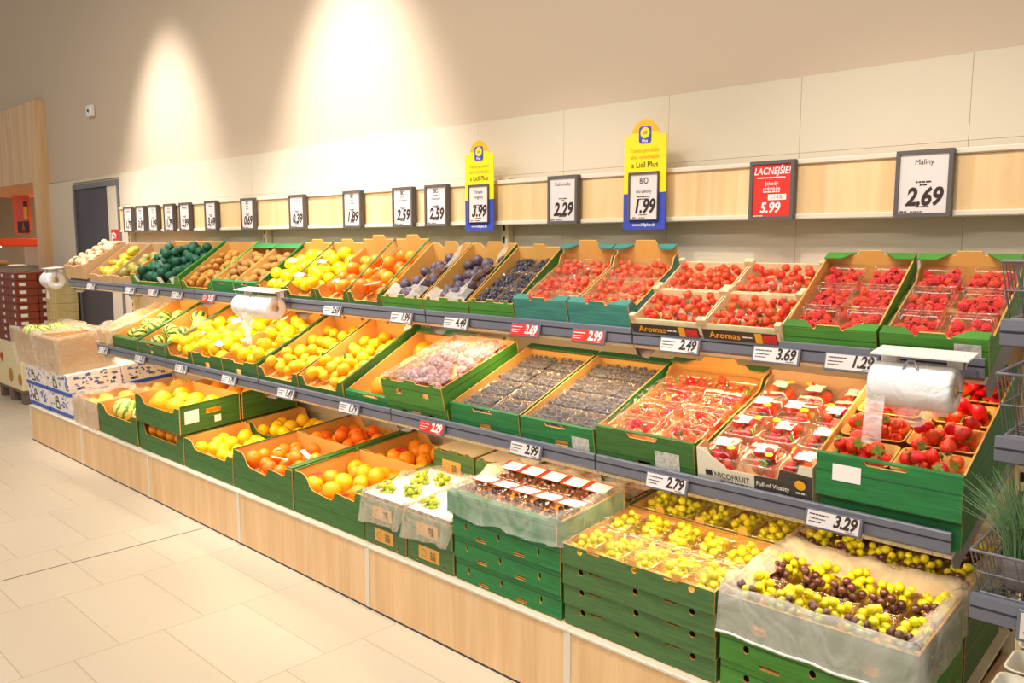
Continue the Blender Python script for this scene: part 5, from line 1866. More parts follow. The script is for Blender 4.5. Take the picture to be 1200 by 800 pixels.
for iy in range(4):
    for ix in range(3):
        q = '%s %s' % (('front', 'second', 'third', 'back')[iy], ('left', 'middle', 'right')[ix])
        px, py = -0.121 + 0.121 * ix + (0.006 if iy % 2 else 0), 0.072 + 0.122 * iy
        zz = 0.012 + (0.018 if iy == 0 else 0.03 if iy == 1 else 0.035)
        e = punnet(c, px, py, zz, 0.108, 0.106, 0.078, 'clamshell of strawberries with white label, %s in the cream and black carton' % q, lid='clamshell', name='clamshell_punnet')
        rg = random.Random(700 + iy * 3 + ix)
        lx = rg.uniform(-.012, .012)
        MB().prism([(p[0] + lx, p[1] + 0.006) for p in [(-0.026, -0.02), (-0.01, -0.024), (0.006, -0.02), (0.026, -0.022), (0.024, 0.0), (0.027, 0.022), (0.008, 0.019), (-0.008, 0.024), (-0.026, 0.02), (-0.023, 0.0)]], [], lambda u, v, t, zz=zz: (u, v, 0.1035 - t), 0.0012).build('white_label', 'paper', e)
        sx, sy = ((-0.03, 0.028) if (iy + ix) % 2 == 0 else (0.03, 0.024)) if iy % 2 else ((0.032, -0.022) if ix != 2 else (-0.03, 0.03))
        MB().prism([(sx + 0.012 * math.cos(6.2832 * i / 12), sy + 0.01 * math.sin(6.2832 * i / 12)) for i in range(12)], [], lambda u, v, t: (u, v, 0.1048 - t), 0.0012).build('yellow_sticker', 'yellow', e)
        for (x, y, z, r_) in heap(9, -0.05, 0.05, -0.049, 0.049, 0.016, 0.0215, rg, 0.1, 60, None, 0.112):
            if z < 0.05:
                SB_REST.append((None, 0.02, ptz(c, px + x * .8, py + y * .8, zz + z - .012, zz + .078) @ rot_any(rg) @ Matrix.Scale(0.019, 4)))
            place(rg.choice(P['strawberry']), ptz(c, px + x, py + y, zz + z, zz + .078) @ rot_any(rg) @ Matrix.Scale(r_ * 1.08, 4), 'red strawberry inside the %s clamshell of the cream and black carton' % q, 'strawberry', 'strawberries in the %s clamshell' % q)

# open strawberry crate, two stacked
for lv in range(2):
    c = crate('large green crate %s' % ('under the open strawberry crate at the right end of the middle shelf', 'of open strawberry trays at the right end of the middle shelf')[lv], MID, -0.900, -0.535, (0.085, 0.105)[lv], n0=0.088 * lv, D=0.52, out='green4', front='notch', side='flat', back='flat', floor=0.012, hback=(0.085, 0.15)[lv], lean=0.95,
              flaps=(('B', 0.04, 0.15), ('F', 0.012)) if lv else (), papers=(('F', 0.045, 0.045, 0.075, 0.042, 'paper'),) if lv else (), gap=0.002 if lv else 0.006)
for iy in range(4):
    for ix in range(2):
        q = '%s %s' % (('front', 'second', 'third', 'back')[iy], ('left', 'right')[ix])
        px, py = (-0.088, 0.088)[ix], 0.072 + 0.122 * iy
        zz = 0.014 + 0.012 * iy * .6
        e = punnet(c, px, py, zz, 0.166, 0.112, 0.075, 'brown cardboard punnet of strawberries, %s in the open green crate' % q, m='kraft', lid=None, name='cardboard_punnet', taper=0.014)
        rg = random.Random(800 + iy * 2 + ix)
        for (x, y, z, r_) in heap(13, -0.078, 0.078, -0.052, 0.052, 0.034, 0.0215, rg, 0.14, 60, None, 0.138):
            if z < 0.068:
                SB_REST.append((None, 0.02, ptz(c, px + x * .85, py + y * .8, zz + z - .016, zz + .075) @ rot_any(rg) @ Matrix.Scale(0.02, 4)))
            place(rg.choice(P['strawberry']), ptz(c, px + x, py + y, zz + z, zz + .075) @ rot_any(rg) @ Matrix.Scale(r_, 4), 'glossy red strawberry in the %s cardboard punnet of the open green crate' % q, 'strawberry', 'strawberries in the %s cardboard punnet' % q)


def rest_mesh(name, label, cat, group, pts_, m, nu=6, nv=4, elong=1.0):
    b = MB()
    for (p, q, mw) in pts_:
        if elong != 1 and mw is not None:
            n0 = len(b.v)

            def fn(t, p):
                u = t / math.pi
                rr = 0.92 * math.sin(math.pi * min(1, u ** 0.8)) ** 0.75 * (1 - 0.38 * u * u)
                return (rr * math.cos(p), rr * math.sin(p), 0.85 - 2.0 * u)
            b.ball(fn, nu, nv)
            for a in range(5):
                q1, q2, q3 = a * 1.2566, a * 1.2566 + .35, a * 1.2566 - .35
                b.add([(.15 * math.cos(q2), .15 * math.sin(q2), .92), (.95 * math.cos(q1), .95 * math.sin(q1), .8), (.15 * math.cos(q3), .15 * math.sin(q3), .92), (0, 0, .95)], [(0, 1, 2, 3)], 1)
            for i in range(n0, len(b.v)):
                b.v[i] = tuple(mw @ Vector(b.v[i]))
        else:
            b.sphere(p, q, nu, nv)
    o = b.build(name, m)
    tag(o, label, cat, group, 'stuff')


rest_mesh('blueberries', 'blueberries filling the punnets on the upper shelf and the farther film covered punnets', 'blueberries', None, BB_REST, 'blueberry', 8, 5)
rest_mesh('raspberries', 'raspberries lying lower down in the raspberry punnets', 'raspberries', None, RB_REST, 'raspberry', 7, 5)
rest_mesh('strawberries', 'strawberries in the teal crates, the back wooden trays and low down in the punnets', 'strawberries', None, SB_REST, ['strawberryrest', 'calyx'], 9, 7, 1.12)

# ---------------------------------------------------------------- base deck
# blue and white cartons at the far end, open brown cartons in bags on top of them
def motif_carton(cx, s0, n0, W, D, H, label, bare_front=False):
    e = empty('printed_carton')
    e.matrix_basis = BASE.mat(cx, s0, n0)
    tag(e, label, 'carton', 'blue and white printed cartons')
    MB().cbox(-W / 2, W / 2, 0, D, 0, H, 0.005).build('carton', 'creambag', e)
    b = MB()
    b.box(-W / 2 - .001, W / 2 + .001, -0.001, D + .001, 0.0, 0.028)
    b.build('blue_band', 'bandblue', e)
    # a printed shopping bag on the front and small blue sketches around
    b = MB()
    b.prism([(-.045, .04), (.045, .04), (.034, .1), (-.034, .1)], [[(-.032, .05), (-.026, .09), (.026, .09), (.032, .05)]], lambda u, v, t: (u - W * .1, -0.0022 + t, v), 0.001)
    b.tube([(-W * .1 - .022, -0.002, .1), (-W * .1 - .018, -0.002, .125), (-W * .1, -0.002, .135), (-W * .1 + .018, -0.002, .125), (-W * .1 + .022, -0.002, .1)], 0.003, 4)
    b.build('printed_bag', 'black', e)
    rg = random.Random(int(abs(cx) * 100 + n0 * 1000))
    b = MB()
    for i in range(34):
        u, v = rg.uniform(-W / 2 + .02, W / 2 - .02), rg.uniform(.04, H - .01)
        w_, h_ = rg.uniform(.01, .045), rg.uniform(.004, .03)
        if abs(u + W * .1) > .06:
            q = rg.uniform(-.5, .5)
            b.prism([(u, v), (u + w_, v + q * h_), (u + w_ * .8, min(H - .002, v + h_)), (u + .1 * w_, min(H - .003, v + h_ * .8))], [], lambda a, b_, t: (a, -0.0012 + t, b_), 0.001)
    for i in range(36):
        u, v = rg.uniform(.02, D - .05), rg.uniform(.035, H - .01)
        w_, h_ = rg.uniform(.01, .04), rg.uniform(.004, .026)
        b.prism([(u, v), (u + w_, v + .1 * h_), (u + w_ * .8, min(H - .002, v + h_)), (u + .1 * w_, min(H - .003, v + h_ * .8))], [], lambda a, b_, t: (W / 2 + 0.0012 - t, a, b_), 0.001)
    b.build('blue_sketches', 'thinprint', e)
    b = MB()
    for u, v in ((.1, .05), (D * .62, .06)):
        b.sphere((W / 2, u, v), 0.017, 10, 6, 0, (.06, 1, .8))
    b.build('printed_loaf', 'gold', e)
    return e


k = 0
for ci, (cx, nm) in enumerate(((-6.985, 'left'), (-6.515, 'right'))):
    for lv in range(2):
        motif_carton(cx, 0.0 + 0.004 * ci, 0.002 + 0.162 * lv, 0.46, 0.375, 0.16, 'blue and white printed carton, %s stack, %s layer, front row' % (nm, ('lower', 'upper')[lv]))
        if ci == 1:
            motif_carton(cx, 0.385, 0.002 + 0.162 * lv, 0.46, 0.37, 0.16, 'blue and white printed carton at the far end, behind the right stack, %s layer' % ('lower', 'upper')[lv])
for ci, (cx, nm, fl_) in enumerate(((-7.10, 'left', 0.02), (-6.585, 'right', 0.012))):
    e = empty('open_carton')
    e.matrix_basis = BASE.mat(cx, 0.0, 0.326)
    tag(e, 'tall open brown carton in a clear bag on the blue and white cartons, %s one' % nm, 'carton', 'open brown cartons at the far end')
    W, D, H, t, g = 0.48, 0.36, 0.25, 0.004, 0.03
    b = MB()
    r0, r1 = rrect(W - 0.03, D, 0.006, 0, 1, 0, D / 2), rrect(W + 2 * fl_, D + .02, 0.006, H, 1, 0, D / 2)
    r2, r3 = rrect(W + 2 * fl_ - 2 * t, D + .02 - 2 * t, 0.006, H, 1, 0, D / 2), rrect(W - .03 - 2 * t, D - 2 * t, 0.006, 0.01, 1, 0, D / 2)
    b.rings([r0, r1, r2, r3], 0, False, True, True, True)
    b.build('carton_wall', 'kraftbrown', e)
    b = MB().sphere((W * .1, -0.001, 0.03), 0.012, 8, 5, 0, (1, .1, 1))
    b.build('printed_mark', 'leaf', e)
    if ci == 1:
        MB().sphere((0.06, -0.012, 0.05), 0.02, 10, 6, 0, (1, .2, .6)).build('leaf_print', 'leaf', e)
    e2 = empty('plastic_liner_bag')
    e2.matrix_basis = BASE.mat(cx, 0.0, 0.326)
    tag(e2, 'clear bag pulled around the %s open brown carton at the far end' % nm, 'plastic bag')
    N = 72
    rg = random.Random(70 + ci)
    rings = []
    for j in range(9):
        v = j / 8
        z = -0.02 + v * (H + 0.05)
        ring = rrect(W - 0.0 + 2 * fl_ * v + 0.02, D + 0.05, 0.03, z, 17, 0, D / 2)
        ring = [(x * (1 + 0.004 * math.sin(i * 1.1 + j * .4)), y - (0.003 * math.sin(i * .5 + j * .6) if y < D / 2 else 0) - .004, zz + 0.012 * math.sin(i * .5 + ci) * (v > .9)) for i, (x, y, zz) in enumerate(ring)]
        rings.append(ring)
    inn_ = [(x * .8, (y - D / 2) * .75 + D / 2, z - 0.03 + 0.02 * math.sin(i * .7)) for i, (x, y, z) in enumerate(rings[-1])]
    MB().rings(rings + [inn_], 0, True).build('bag_wall', 'linerwarm', e2)
    if ci == 0:
        for j, (x, y) in enumerate(((-0.12, 0.1), (0.05, 0.12), (-0.02, 0.24), (0.13, .25))):
            m = BASE.mat(cx, 0.0, 0.326) @ Matrix.Translation((x, y, H - 0.03 + 0.01)) @ rot_up(rg, .5) @ Matrix.Scale(0.07, 4)
            place(P['squashpale'], m, 'pale striped melon in the left open brown carton at the far end', 'melon', 'melons in the left brown carton')
    # cardboard insert that carries what lies in the carton
    MB().box(-W / 2 + .01, W / 2 - .01, 0.012, D - .012, 0.13, 0.135).build('inner_flap', 'kraftbrown', e)

# bag lined cartons of yellow fruit
for iy, (s0, nm) in enumerate(((0.0, 'front'), (0.385, 'back'))):
    c = crate('brown and green carton of yellow squash beside the blue and white cartons, %s one' % nm, BASE, -6.235, -5.775, 0.185 if iy == 0 else .175, s0=s0, D=0.38, out='kraftbrown', inn='kraft', front='flat', floor=0.08, flaps=())
    b = MB().add([(c.W / 2 + dx, y + c.k * z, z) for dx in (0.0005, 0.002) for y, z in ((0, 0.0), (c.D, 0.0), (c.D, c.H), (0, c.H))], [(0, 1, 2, 3), (7, 6, 5, 4), (0, 3, 7, 4), (1, 5, 6, 2), (3, 2, 6, 7), (0, 4, 5, 1)])
    b.build('green_side_print', 'green3', c.e)
    fill(c, P['yellowlong'], 13, 0.048, 'long yellow squash wrapped in film in the %s carton beside the printed cartons' % nm, 'squash', 'film wrapped yellow squash, %s carton' % nm, rot=rot_flat, zf=0.08, cap=0.2)
    e = empty('wrapping_film')
    at(c, e, 0, 0.01, 0.182)
    tag(e, 'thin clear film over the yellow squash in the %s carton' % nm, 'film')
    sheet_mb(c.W - .05, c.D - .03, 0.006, 90 + iy, 22, 20, -0.01).build('film', 'filmshine', e)
    if iy == 0:
        liner('milky bag hanging over the front of the yellow squash carton down to the base edge', c, 0.215, 'linerwarm', seed=17, sides='FL', inward=0.05, wave=0.03, inner=0.01)
# tall crate with one striped melon in front
c = crate('tall dark green crate with a striped melon at its low front', BASE, -5.765, -5.145, 0.20, D=0.38, out='green', front='scoopin', floor=0.07, flaps=(('R', 0.02),))
for j, (x, y, r_, z) in enumerate(((-0.13, 0.12, 0.09, 0.1), (0.1, 0.14, 0.085, 0.09), (0.0, 0.28, 0.085, 0.09), (-0.2, .29, .08, .1))):
    place(P['squashpale'], pt(c, x, y, 0.07 + r_ * .84) @ rot_up(rng, .5) @ Matrix.Scale(r_, 4), 'large pale striped melon in the tall dark green crate, %s' % ('showing above the low front', 'at the front right', 'behind in the middle', 'behind on the left')[j], 'melon', 'melons in the tall green crate')
# orange crates stacked two high
for iy, nm in enumerate(('front', 'back')):
    for lv in range(2):
        c = crate('green crate of big yellow oranges, %s stack, %s crate' % (nm, ('lower', 'upper')[lv]), BASE, -5.125, -4.512, 0.166, s0=0.386 * iy, n0=0.176 * lv, D=0.378, out='green' if True else 'green3', front='scoopin' if lv else 'low', floor=0.05, side='flat', lean=1.0,
                  sholes=(rect_hole(0.2, 0.105, 0.09, 0.026),) if lv else (), papers=(('R', 0.03, 0.055, 0.085, 0.075, 'paper'), ('R', 0.21, 0.03, 0.04, 0.04, 'paper')) if (lv and iy == 0) else ())
        if lv:
            fill(c, P['bigorange'] if iy == 0 else [P['orange'], P['bigorange']], 16, 0.058, 'big yellow orange in the upper crate of the %s two crate stack' % nm, 'orange', 'big oranges in the %s stack' % nm, zf=0.05, jit=0.05, cap=0.2)
        else:
            for j in range(4):
                place(P['orange'], pt(c, -0.2 + 0.12 * j, 0.07, 0.115) @ Matrix.Scale(0.052, 4), 'orange glimpsed through the gap in the lower crate of the %s stack' % nm, 'orange', 'oranges in the lower %s crate' % nm)
for iy, nm in enumerate(('front', 'back')):
    c = crate('low green crate of yellow grapefruit, %s one beside the orange stack' % nm, BASE, -4.503, -3.945, 0.165, s0=0.386 * iy, D=0.378, out='green', front='scoopin', back='low', floor=0.05, side='flat', lean=1.0)
    fill(c, P['lemon'] if False else P['grapefruit'], 26, 0.041, 'round yellow grapefruit in the %s low green crate' % nm, 'grapefruit', 'grapefruit in the %s low crate' % nm, zf=0.07, cap=0.18)
for i, (a, b_, nn, fr_) in enumerate(((-3.94, -3.368, 'left', 'redorange'), (-3.358, -2.806, 'right', 'orange'))):
    for iy, nm in enumerate(('front', 'back')):
        c = crate('tall green crate of oranges with folded green rim, %s %s of the four' % (nm, nn), BASE, a, b_, 0.198, s0=0.386 * iy, D=0.382, out='green', front='scoop', back='flat' if iy == 0 else 'dip', floor=0.06, side='flat', lean=1.0, flaps=(('R', 0.05), ('L', 0.012)))
        fill(c, P['redorange'] if i == 0 else [P['orange'], P['bigorange'], P['bigorange']] if iy == 0 else P['orange'], 38 if i == 0 else 24, 0.037 if i == 0 else 0.044, ('red orange' if i == 0 else 'yellow orange') + ' loose in the %s %s tall green crate' % (nm, nn), 'orange', 'oranges in the %s %s tall crate' % (nm, nn), zf=0.085, cap=0.205, x=(-c.W / 2 + .01, c.W / 2 - .05))
        if i == 0 and iy == 0:
            for j, (x, y) in enumerate(((0.1, 0.2), (0.02, 0.09), (-0.1, .16))):
                e = empty('paper_tag')
                at(c, e, x, y, 0.18, Matrix.Rotation(j * 1.3, 4, 'Z') @ Matrix.Rotation(.4, 4, 'Y'))
                tag(e, 'pale paper tag among the red oranges, front left tall crate, %s' % ('towards the right', 'close to the front', 'on the left')[j], 'paper tag')
                MB().box(-0.045, 0.045, -0.014, 0.014, 0, 0.002).build('sheet', 'paper' if j != 1 else 'creamcard', e)
        if i == 1:
            e = empty('net_label')
            at(c, e, -0.2 + .06 * iy, 0.06 + .08 * iy, 0.17)
            tag(e, 'small red net label in the left corner of the %s right tall orange crate' % nm, 'net label')
            sheet_mb(0.07, 0.04, 0.008, iy, 8, 6, 0, False).build('sheet', 'red', e)

# white paper grape crates, two stacks
PFAC = dict(out='green3', inn='kraft')
for i, (a, b_, nm) in enumerate(((-2.802, -2.52, 'left'), (-2.516, -2.236, 'right'))):
    hl = (0.098, 0.128)
    for lv in range(2):
        c = crate('small olive green crate with paper label, %s stack, %s crate' % (nm, ('lower', 'upper')[lv]), BASE, a, b_, 0.098, n0=0.1 * lv, D=0.38, front='teeth' if lv == 0 else 'flat', floor=0.03, lean=1.0, papers=(('F', 0.07, 0.02, 0.125, 0.055, 'kraft'),), fholes=(oval_hole(0.06, 0.015, 0.012, 0.018), oval_hole(0.22, 0.015, 0.012, 0.018)), **PFAC)
    b = []
    for j, (x, y) in enumerate(((-0.075, 0.09), (0.055, 0.12), (-0.05, 0.25), (0.07, 0.28))):
        place(P['grapesgreen'][j % 2], pt(c, x, y, 0.088) @ Matrix.Rotation(j, 4, 'Z'), 'bunch of green grapes in white paper in the %s bagged crate, %s' % (nm, ('front left', 'front right', 'back left', 'back right')[j]), 'grapes', 'grapes in the %s paper lined crate' % nm)
    # crumpled white tissue between the bunches
    def hollow(x, y):
        d = min(math.hypot((x - px) / .05, (y - py) / .04) for px, py in ((-0.075, 0.09), (0.055, 0.12), (-0.05, 0.25), (0.07, 0.28)))
        return 0.028 * min(1, max(0, d - .55)) - 0.012
    e = empty('tissue_paper')
    at(c, e, 0, 0.006, 0.098)
    tag(e, 'crumpled white tissue paper around the grapes in the %s small crate' % nm, 'tissue paper')
    sheet_mb(c.W - .012, c.D - .012, 0.011, 61 + i, 34, 40, 0, True, hollow).build('sheet', 'paper', e)
    liner('clear bag turned out over the %s small grape crate' % nm, c, 0.085 if i == 0 else 0.1, 'linerwarm', seed=31 + i, inward=0.05, wave=0.04, sides='FB' if i else 'FLB', up=0.03, inner=0.004, group=None)
for i, (a, b_, nm) in enumerate(((-2.80, -2.535, 'left'), (-2.525, -2.245, 'right'))):
    for lv in range(2):
        c = crate('olive green crate with pale paper on top behind the grape bags, %s stack, %s' % (nm, ('lower', 'upper')[lv]), BASE, a, b_, 0.145, n0=0.148 * lv, s0=0.405, D=0.37, front='teeth', floor=0.11, lean=1.0, papers=(('F', 0.06, 0.05, 0.12, 0.06, 'kraft'),), **PFAC)
    e = empty('cover_sheet')
    at(c, e, 0, 0.006, 0.149)
    tag(e, 'pale paper sheet covering the %s crate behind the grape bags' % nm, 'paper sheet')
    sheet_mb(c.W - .004, c.D - .01, 0.004, 66 + i, 14, 16, 0).build('sheet', 'creamcard', e)

# stack with red and white labelled packs, big clear bag hanging over it
def pack_proto(i):
    b = tray_mb(0.098, 0.15, 0.04, 0.008, 0.014)
    o = proto('berry_pack', b, 'clear')
    g = MB()
    rg = random.Random(i)
    for (x, y, z, q) in heap(30, -0.046, 0.046, -0.072, 0.072, 0.02, 0.0105, rg, 0.1, 40, None, 0.046):
        g.sphere((x, y, z), q, 7, 5)
    k_ = kid(o, 'dark_berries', g, 'grapedark')
    k_['kind'] = 'stuff'
    kid(o, 'red_label', MB().cbox(-0.049, 0.049, -0.006, 0.066, 0.0555, 0.057, 0.0006), 'red')
    kid(o, 'white_label', MB().box(-0.03, 0.049, -0.004, 0.058, 0.0572, 0.058), 'paper')
    kid(o, 'lid', MB().rings([rrect(0.104, 0.156, 0.015, 0.042), rrect(0.098, 0.15, 0.014, 0.053), rrect(0.08, 0.13, 0.012, 0.055)], 0, True, True, False, True), 'clear')
    return o


PK = [pack_proto(i) for i in range(2)]
levels = (0.085, 0.09, 0.088)
n0 = 0
for lv in range(3):
    c = crate('bright green slotted crate under the bagged red label packs, %s of three' % ('lowest', 'middle', 'top')[lv], BASE, -2.228, -1.70 + .004 * lv, 0.086, n0=n0, D=0.385, out='green4', front='flat', floor=0.012, lean=1.0,
              fholes=tuple(oval_hole(u, 0.045, 0.012, 0.026) for u in (0.07, 0.24, 0.43)) + tuple(rect_hole(u, 0.012, 0.05, 0.014) for u in (0.15, 0.34)))
    n0 += 0.088
for iy, nm in enumerate(('front', 'back')):
    if iy == 0:
        c = crate('teal green crate with red and white labelled packs in a big clear bag', BASE, -2.245, -1.70, 0.075, n0=n0 - 0.03 + 0.032, s0=-0.005, D=0.39, out='green4', front='flat', floor=0.012, lean=1.0, flaps=(('F', 0.03),), th=0.006)
    else:
        c = crate('crate of red and white labelled packs behind the big clear bag', BASE, -2.235, -1.70, 0.075, n0=n0 - 0.055, s0=0.40, D=0.385, out='green3', front='flat', floor=0.012, lean=1.0)
        crate('plain green crate carrying the back row of labelled packs', BASE, -2.235, -1.70, n0 - 0.058, s0=0.40, D=0.385, out='green3', front='flat', floor=0.05, lean=1.0)
    for r_ in range(2):
        for q in range(5):
            place(PK[(q + r_) % 2], pt(c, -0.212 + 0.106 * q, 0.115 + 0.168 * r_, 0.04 if iy == 0 else .03) @ Matrix.Rotation(RAD(6) * (1 if r_ else -1), 4, 'X'), 'red and white labelled berry pack, %s row, number %d from left, %s crate' % (('front', 'rear')[r_], q + 1, nm), 'berry pack', 'red label packs in the %s crate' % nm)
    if iy == 0:
        liner('big clear bag hanging in folds over the red label crate', c, 0.14, 'baggy', seed=44, inward=0.07, wave=0.07, up=0.03, inner=0.0, sides='FRB', hem=False)
    else:
        e = empty('wrapping_film')
        at(c, e, 0, 0.0, 0.088)
        tag(e, 'clear film over the back crate of red label packs', 'film')
        sheet_mb(c.W, c.D, 0.008, 47, 26, 20, -0.01).build('film', 'linerwarm', e)

# green grapes under film, crates stacked four high
def grape_row(c, nx, ny, z0, prot, who, w_, d_, y0, h_=0.055, lid=True, grp=None):
    for iy in range(ny):
        for ix in range(nx):
            q = '%s, %s from left' % (('front row', 'rear row')[iy] if ny > 1 else 'single row', ('first', 'second', 'third', 'fourth', 'fifth')[ix])
            px = (ix - (nx - 1) / 2) * w_ * 1.03
            py = y0 + iy * d_ * 1.03
            punnet(c, px, py, z0, w_ - .006, d_ - .006, h_, 'clear punnet of grapes %s, %s' % (who, q), lid=None, taper=0.008)
            yield px, py, q


for iy, nm in enumerate(('front', 'back')):
    for lv in range(4):
        c = crate('olive green crate in the four high grape stack, %s stack, %s' % (nm, ('lowest', 'second from below', 'third from below', 'topmost and open')[lv]), BASE, -1.69, -1.116, 0.0685, n0=0.0715 * lv, s0=0.398 * iy, D=0.39, out='green3', front='flat', floor=0.01, lean=1.0,
                  fholes=tuple(oval_hole(u, 0.055, 0.022, 0.02) for u in (0.075, 0.29, 0.49)) + tuple(rect_hole(u, 0.062, 0.05, 0.006) for u in (0.13, 0.42)))
    for q_ in range(3):
        e = MB().prism([(-0.018, 0), (0.018, 0), (0.014, 0.02), (-0.014, 0.02)], [], lambda u, v, t, q_=q_: (-0.16 + 0.16 * q_ + u, 0.002 + t, 0.068 + v), 0.004).build('card_tab', 'kraft', c.e)
    for px, py, q in grape_row(c, 5, 2, 0.012, None, 'in the %s grape stack' % nm, 0.109, 0.182, 0.1):
        place(rng.choice(P['grapes']), pt(c, px, py, 0.014) @ Matrix.Rotation(rng.choice((0, 3.14)) + rng.uniform(-.4, .4) + 1.57, 4, 'Z'), 'bunch of green grapes in the %s grape stack, %s' % (nm, q), 'grapes', 'grapes in the %s stack' % nm)
    e = empty('wrapping_film')
    at(c, e, 0, 0.006, 0.082)
    tag(e, 'glossy film stretched over the grape punnets of the %s grape stack' % nm, 'film')
    sheet_mb(c.W - .01, c.D - .01, 0.004, 71 + iy, 40, 26, -0.004).build('film', 'filmshine', e)

# bagged crate of green and dark grapes
for lv in range(2):
    c = crate('green crate under the bagged mixed grapes, %s of two' % ('lower', 'upper')[lv], BASE, -1.108, -0.572, 0.088, n0=0.09 * lv, D=0.385, out='green2', front='flat', floor=0.012, lean=1.0,
              fholes=tuple(oval_hole(u, 0.05, 0.02, 0.024) for u in (0.08, 0.27, 0.45)) + tuple(rect_hole(u, 0.015, 0.06, 0.012) for u in (0.15, 0.36)))
for iy, nm in enumerate(('front', 'back')):
    if iy == 1:
        for lv in range(2):
            crate('green crate under the back crate of mixed grapes, %s' % ('lower', 'upper')[lv], BASE, -1.108, -0.572, 0.088, n0=0.09 * lv, s0=0.40, D=0.38, out='green3', front='flat', floor=0.012, lean=1.0)
    c = crate(('green crate of mixed green and dark grapes in a milky bag at the near right', 'green crate of mixed grapes behind the bagged crate')[iy], BASE, -1.108, -0.572, 0.105, n0=0.182, s0=0.40 * iy, D=0.388 - .006 * iy, out='green3', front='flat', floor=0.012, lean=1.0, fholes=(oval_hole(0.12, 0.03, 0.05, 0.03), oval_hole(0.42, 0.03, 0.05, 0.03)) if iy == 0 else ())
    who = ('in the milky bag', 'behind the milky bag')[iy]
    for px, py, q in grape_row(c, 5, 2, 0.014, None, who, 0.1035, 0.178, 0.1, 0.07):
        place(rng.choice(P['grapesbig']), pt(c, px, py + .035, 0.042) @ Matrix.Rotation(rng.uniform(-.25, .25), 4, 'Z'), 'bunch of yellow green grapes %s, %s' % (who, q), 'grapes', 'green grapes %s' % who)
        place(rng.choice(P['grapesdark'] if (iy + int(px * 100)) % 3 or True else P['grapesgreen']), pt(c, px, py - .032, 0.042) @ Matrix.Rotation(rng.uniform(-.25, .25), 4, 'Z'), 'bunch of dark grapes %s, %s' % (who, q), 'grapes', 'dark grapes %s' % who)
        if iy == 0 and 'front' in q:
            place(rng.choice(P['grapesgreen']), pt(c, px, py - .062, 0.052) @ Matrix.Rotation(rng.uniform(-.25, .25), 4, 'Z') @ Matrix.Scale(.9, 4), 'pale green grapes at the front edge %s, %s' % (who, q.split(', ')[1]), 'grapes', 'pale grapes at the front edge %s' % who)
    if iy == 0:
        o = liner('milky bag around the near right crate of mixed grapes', c, 0.125, 'liner', seed=81, inward=0.055, wave=0.006, ripple=0.0025, up=0.03, hem=True, inner=0.012)
        for j, (x, z, tx) in enumerate(((0.05, 0.11, 'PAP'), (0.2, 0.1, 'LDPE'))):
            pass
    else:
        liner('milky bag around the back crate of mixed grapes', c, 0.07, 'linerwarm', seed=83, inward=0.03, wave=0.02, up=0.02, sides='FLR', inner=0.0)

# ---------------------------------------------------------------- bag rolls hanging from the upper shelf
def bag_roll(x, y, z, L, r, label, tail=True):
    e = empty('bag_roll_dispenser', (x, y, z))
    tag(e, label, 'bag roll', 'hanging plastic bag rolls')
    b = MB()
    prof = [(r * .22, -L / 2), (r * .9, -L / 2), (r * .98, -L / 2 + .004), (r, -L / 2 + .012)] + [(r * (1 + .012 * math.sin(i * 1.7)), -L / 2 + .012 + (L - .024) * i / 8) for i in range(1, 8)] + [(r, L / 2 - .012), (r * .98, L / 2 - .004), (r * .9, L / 2), (r * .22, L / 2), (r * .22, -L / 2)]
    n = 28
    rings = [[(xx, rr * math.cos(6.2832 * i / n) * (1 + .02 * math.sin(3 * i + xx * 30)), rr * math.sin(6.2832 * i / n)) for i in range(n)] for rr, xx in prof]
    b.rings(rings, 0, True)
    roll = b.build('bag_roll', 'cloudy', e)
    MB().tube([(-L / 2 - .004, 0, 0), (L / 2 + .004, 0, 0)], r * .23, 12).build('core', 'kraftbrown', roll)
    MB().tube([(-L / 2 - .012, 0, r + .03), (-L / 2 - .012, 0, 0), (L / 2 + .015, 0, 0), (L / 2 + .015, 0, r + .03), (L / 2 + .015, 0.06, r + .03)], 0.0035, 6).build('wire_holder', 'steel', e)
    b = MB()
    vs = [(xx, yy, zz + dz) for dz in (0, .004) for yy, zz in ((-r * .7, r + .022), (r * .8, r + .034)) for xx in (-L / 2 + .002, L / 2 + .035)]
    b.add(vs, [(0, 2, 3, 1), (4, 5, 7, 6), (0, 1, 5, 4), (2, 6, 7, 3), (0, 4, 6, 2), (1, 3, 7, 5)])
    for sx in (-L / 2 + .01, L / 2 - .03):
        b.box(sx, sx + .04, r * .3, r * .7, r * .9, r + .03)
    b.build('cover_plate', 'white', e)
    MB().tube([(-.02, -r * .55, r * .75), (-.008, -r * .5, r + .012), (.008, -r * .5, r + .012), (.02, -r * .55, r * .75)], 0.003, 5).build('wire_loop', 'steel', e)
    return e


e = bag_roll(-0.700, 0.262, 1.181, 0.204, 0.06, 'big roll of clear plastic bags hanging in front of the raspberries')
b = MB()
vs = []
for j in range(12):
    for i in range(5):
        v, u = j / 11, i / 4
        vs.append((-0.102 + 0.05 * u, -0.0605 - .001 + 0.006 * math.sin(v * 5 + u), 0.0 - 0.155 * v))
b.add(vs, [(j * 5 + i, j * 5 + i + 1, (j + 1) * 5 + i + 1, (j + 1) * 5 + i) for j in range(11) for i in range(4)], 0, True)
b.build('hanging_bag', 'tail', e)
b = MB()
vs = []
for j in range(8):
    for i in range(8):
        v, u = j / 7, i / 7
        x = -0.06 + 0.155 * u
        vs.append((x, -0.03 + .03 * v * (1 - u), -0.052 - v * (0.012 + 0.05 * math.sin(math.pi * min(1, u * 1.3)) * (0.4 + u))))
b.add(vs, [(j * 8 + i, j * 8 + i + 1, (j + 1) * 8 + i + 1, (j + 1) * 8 + i) for j in range(7) for i in range(7)], 0, True)
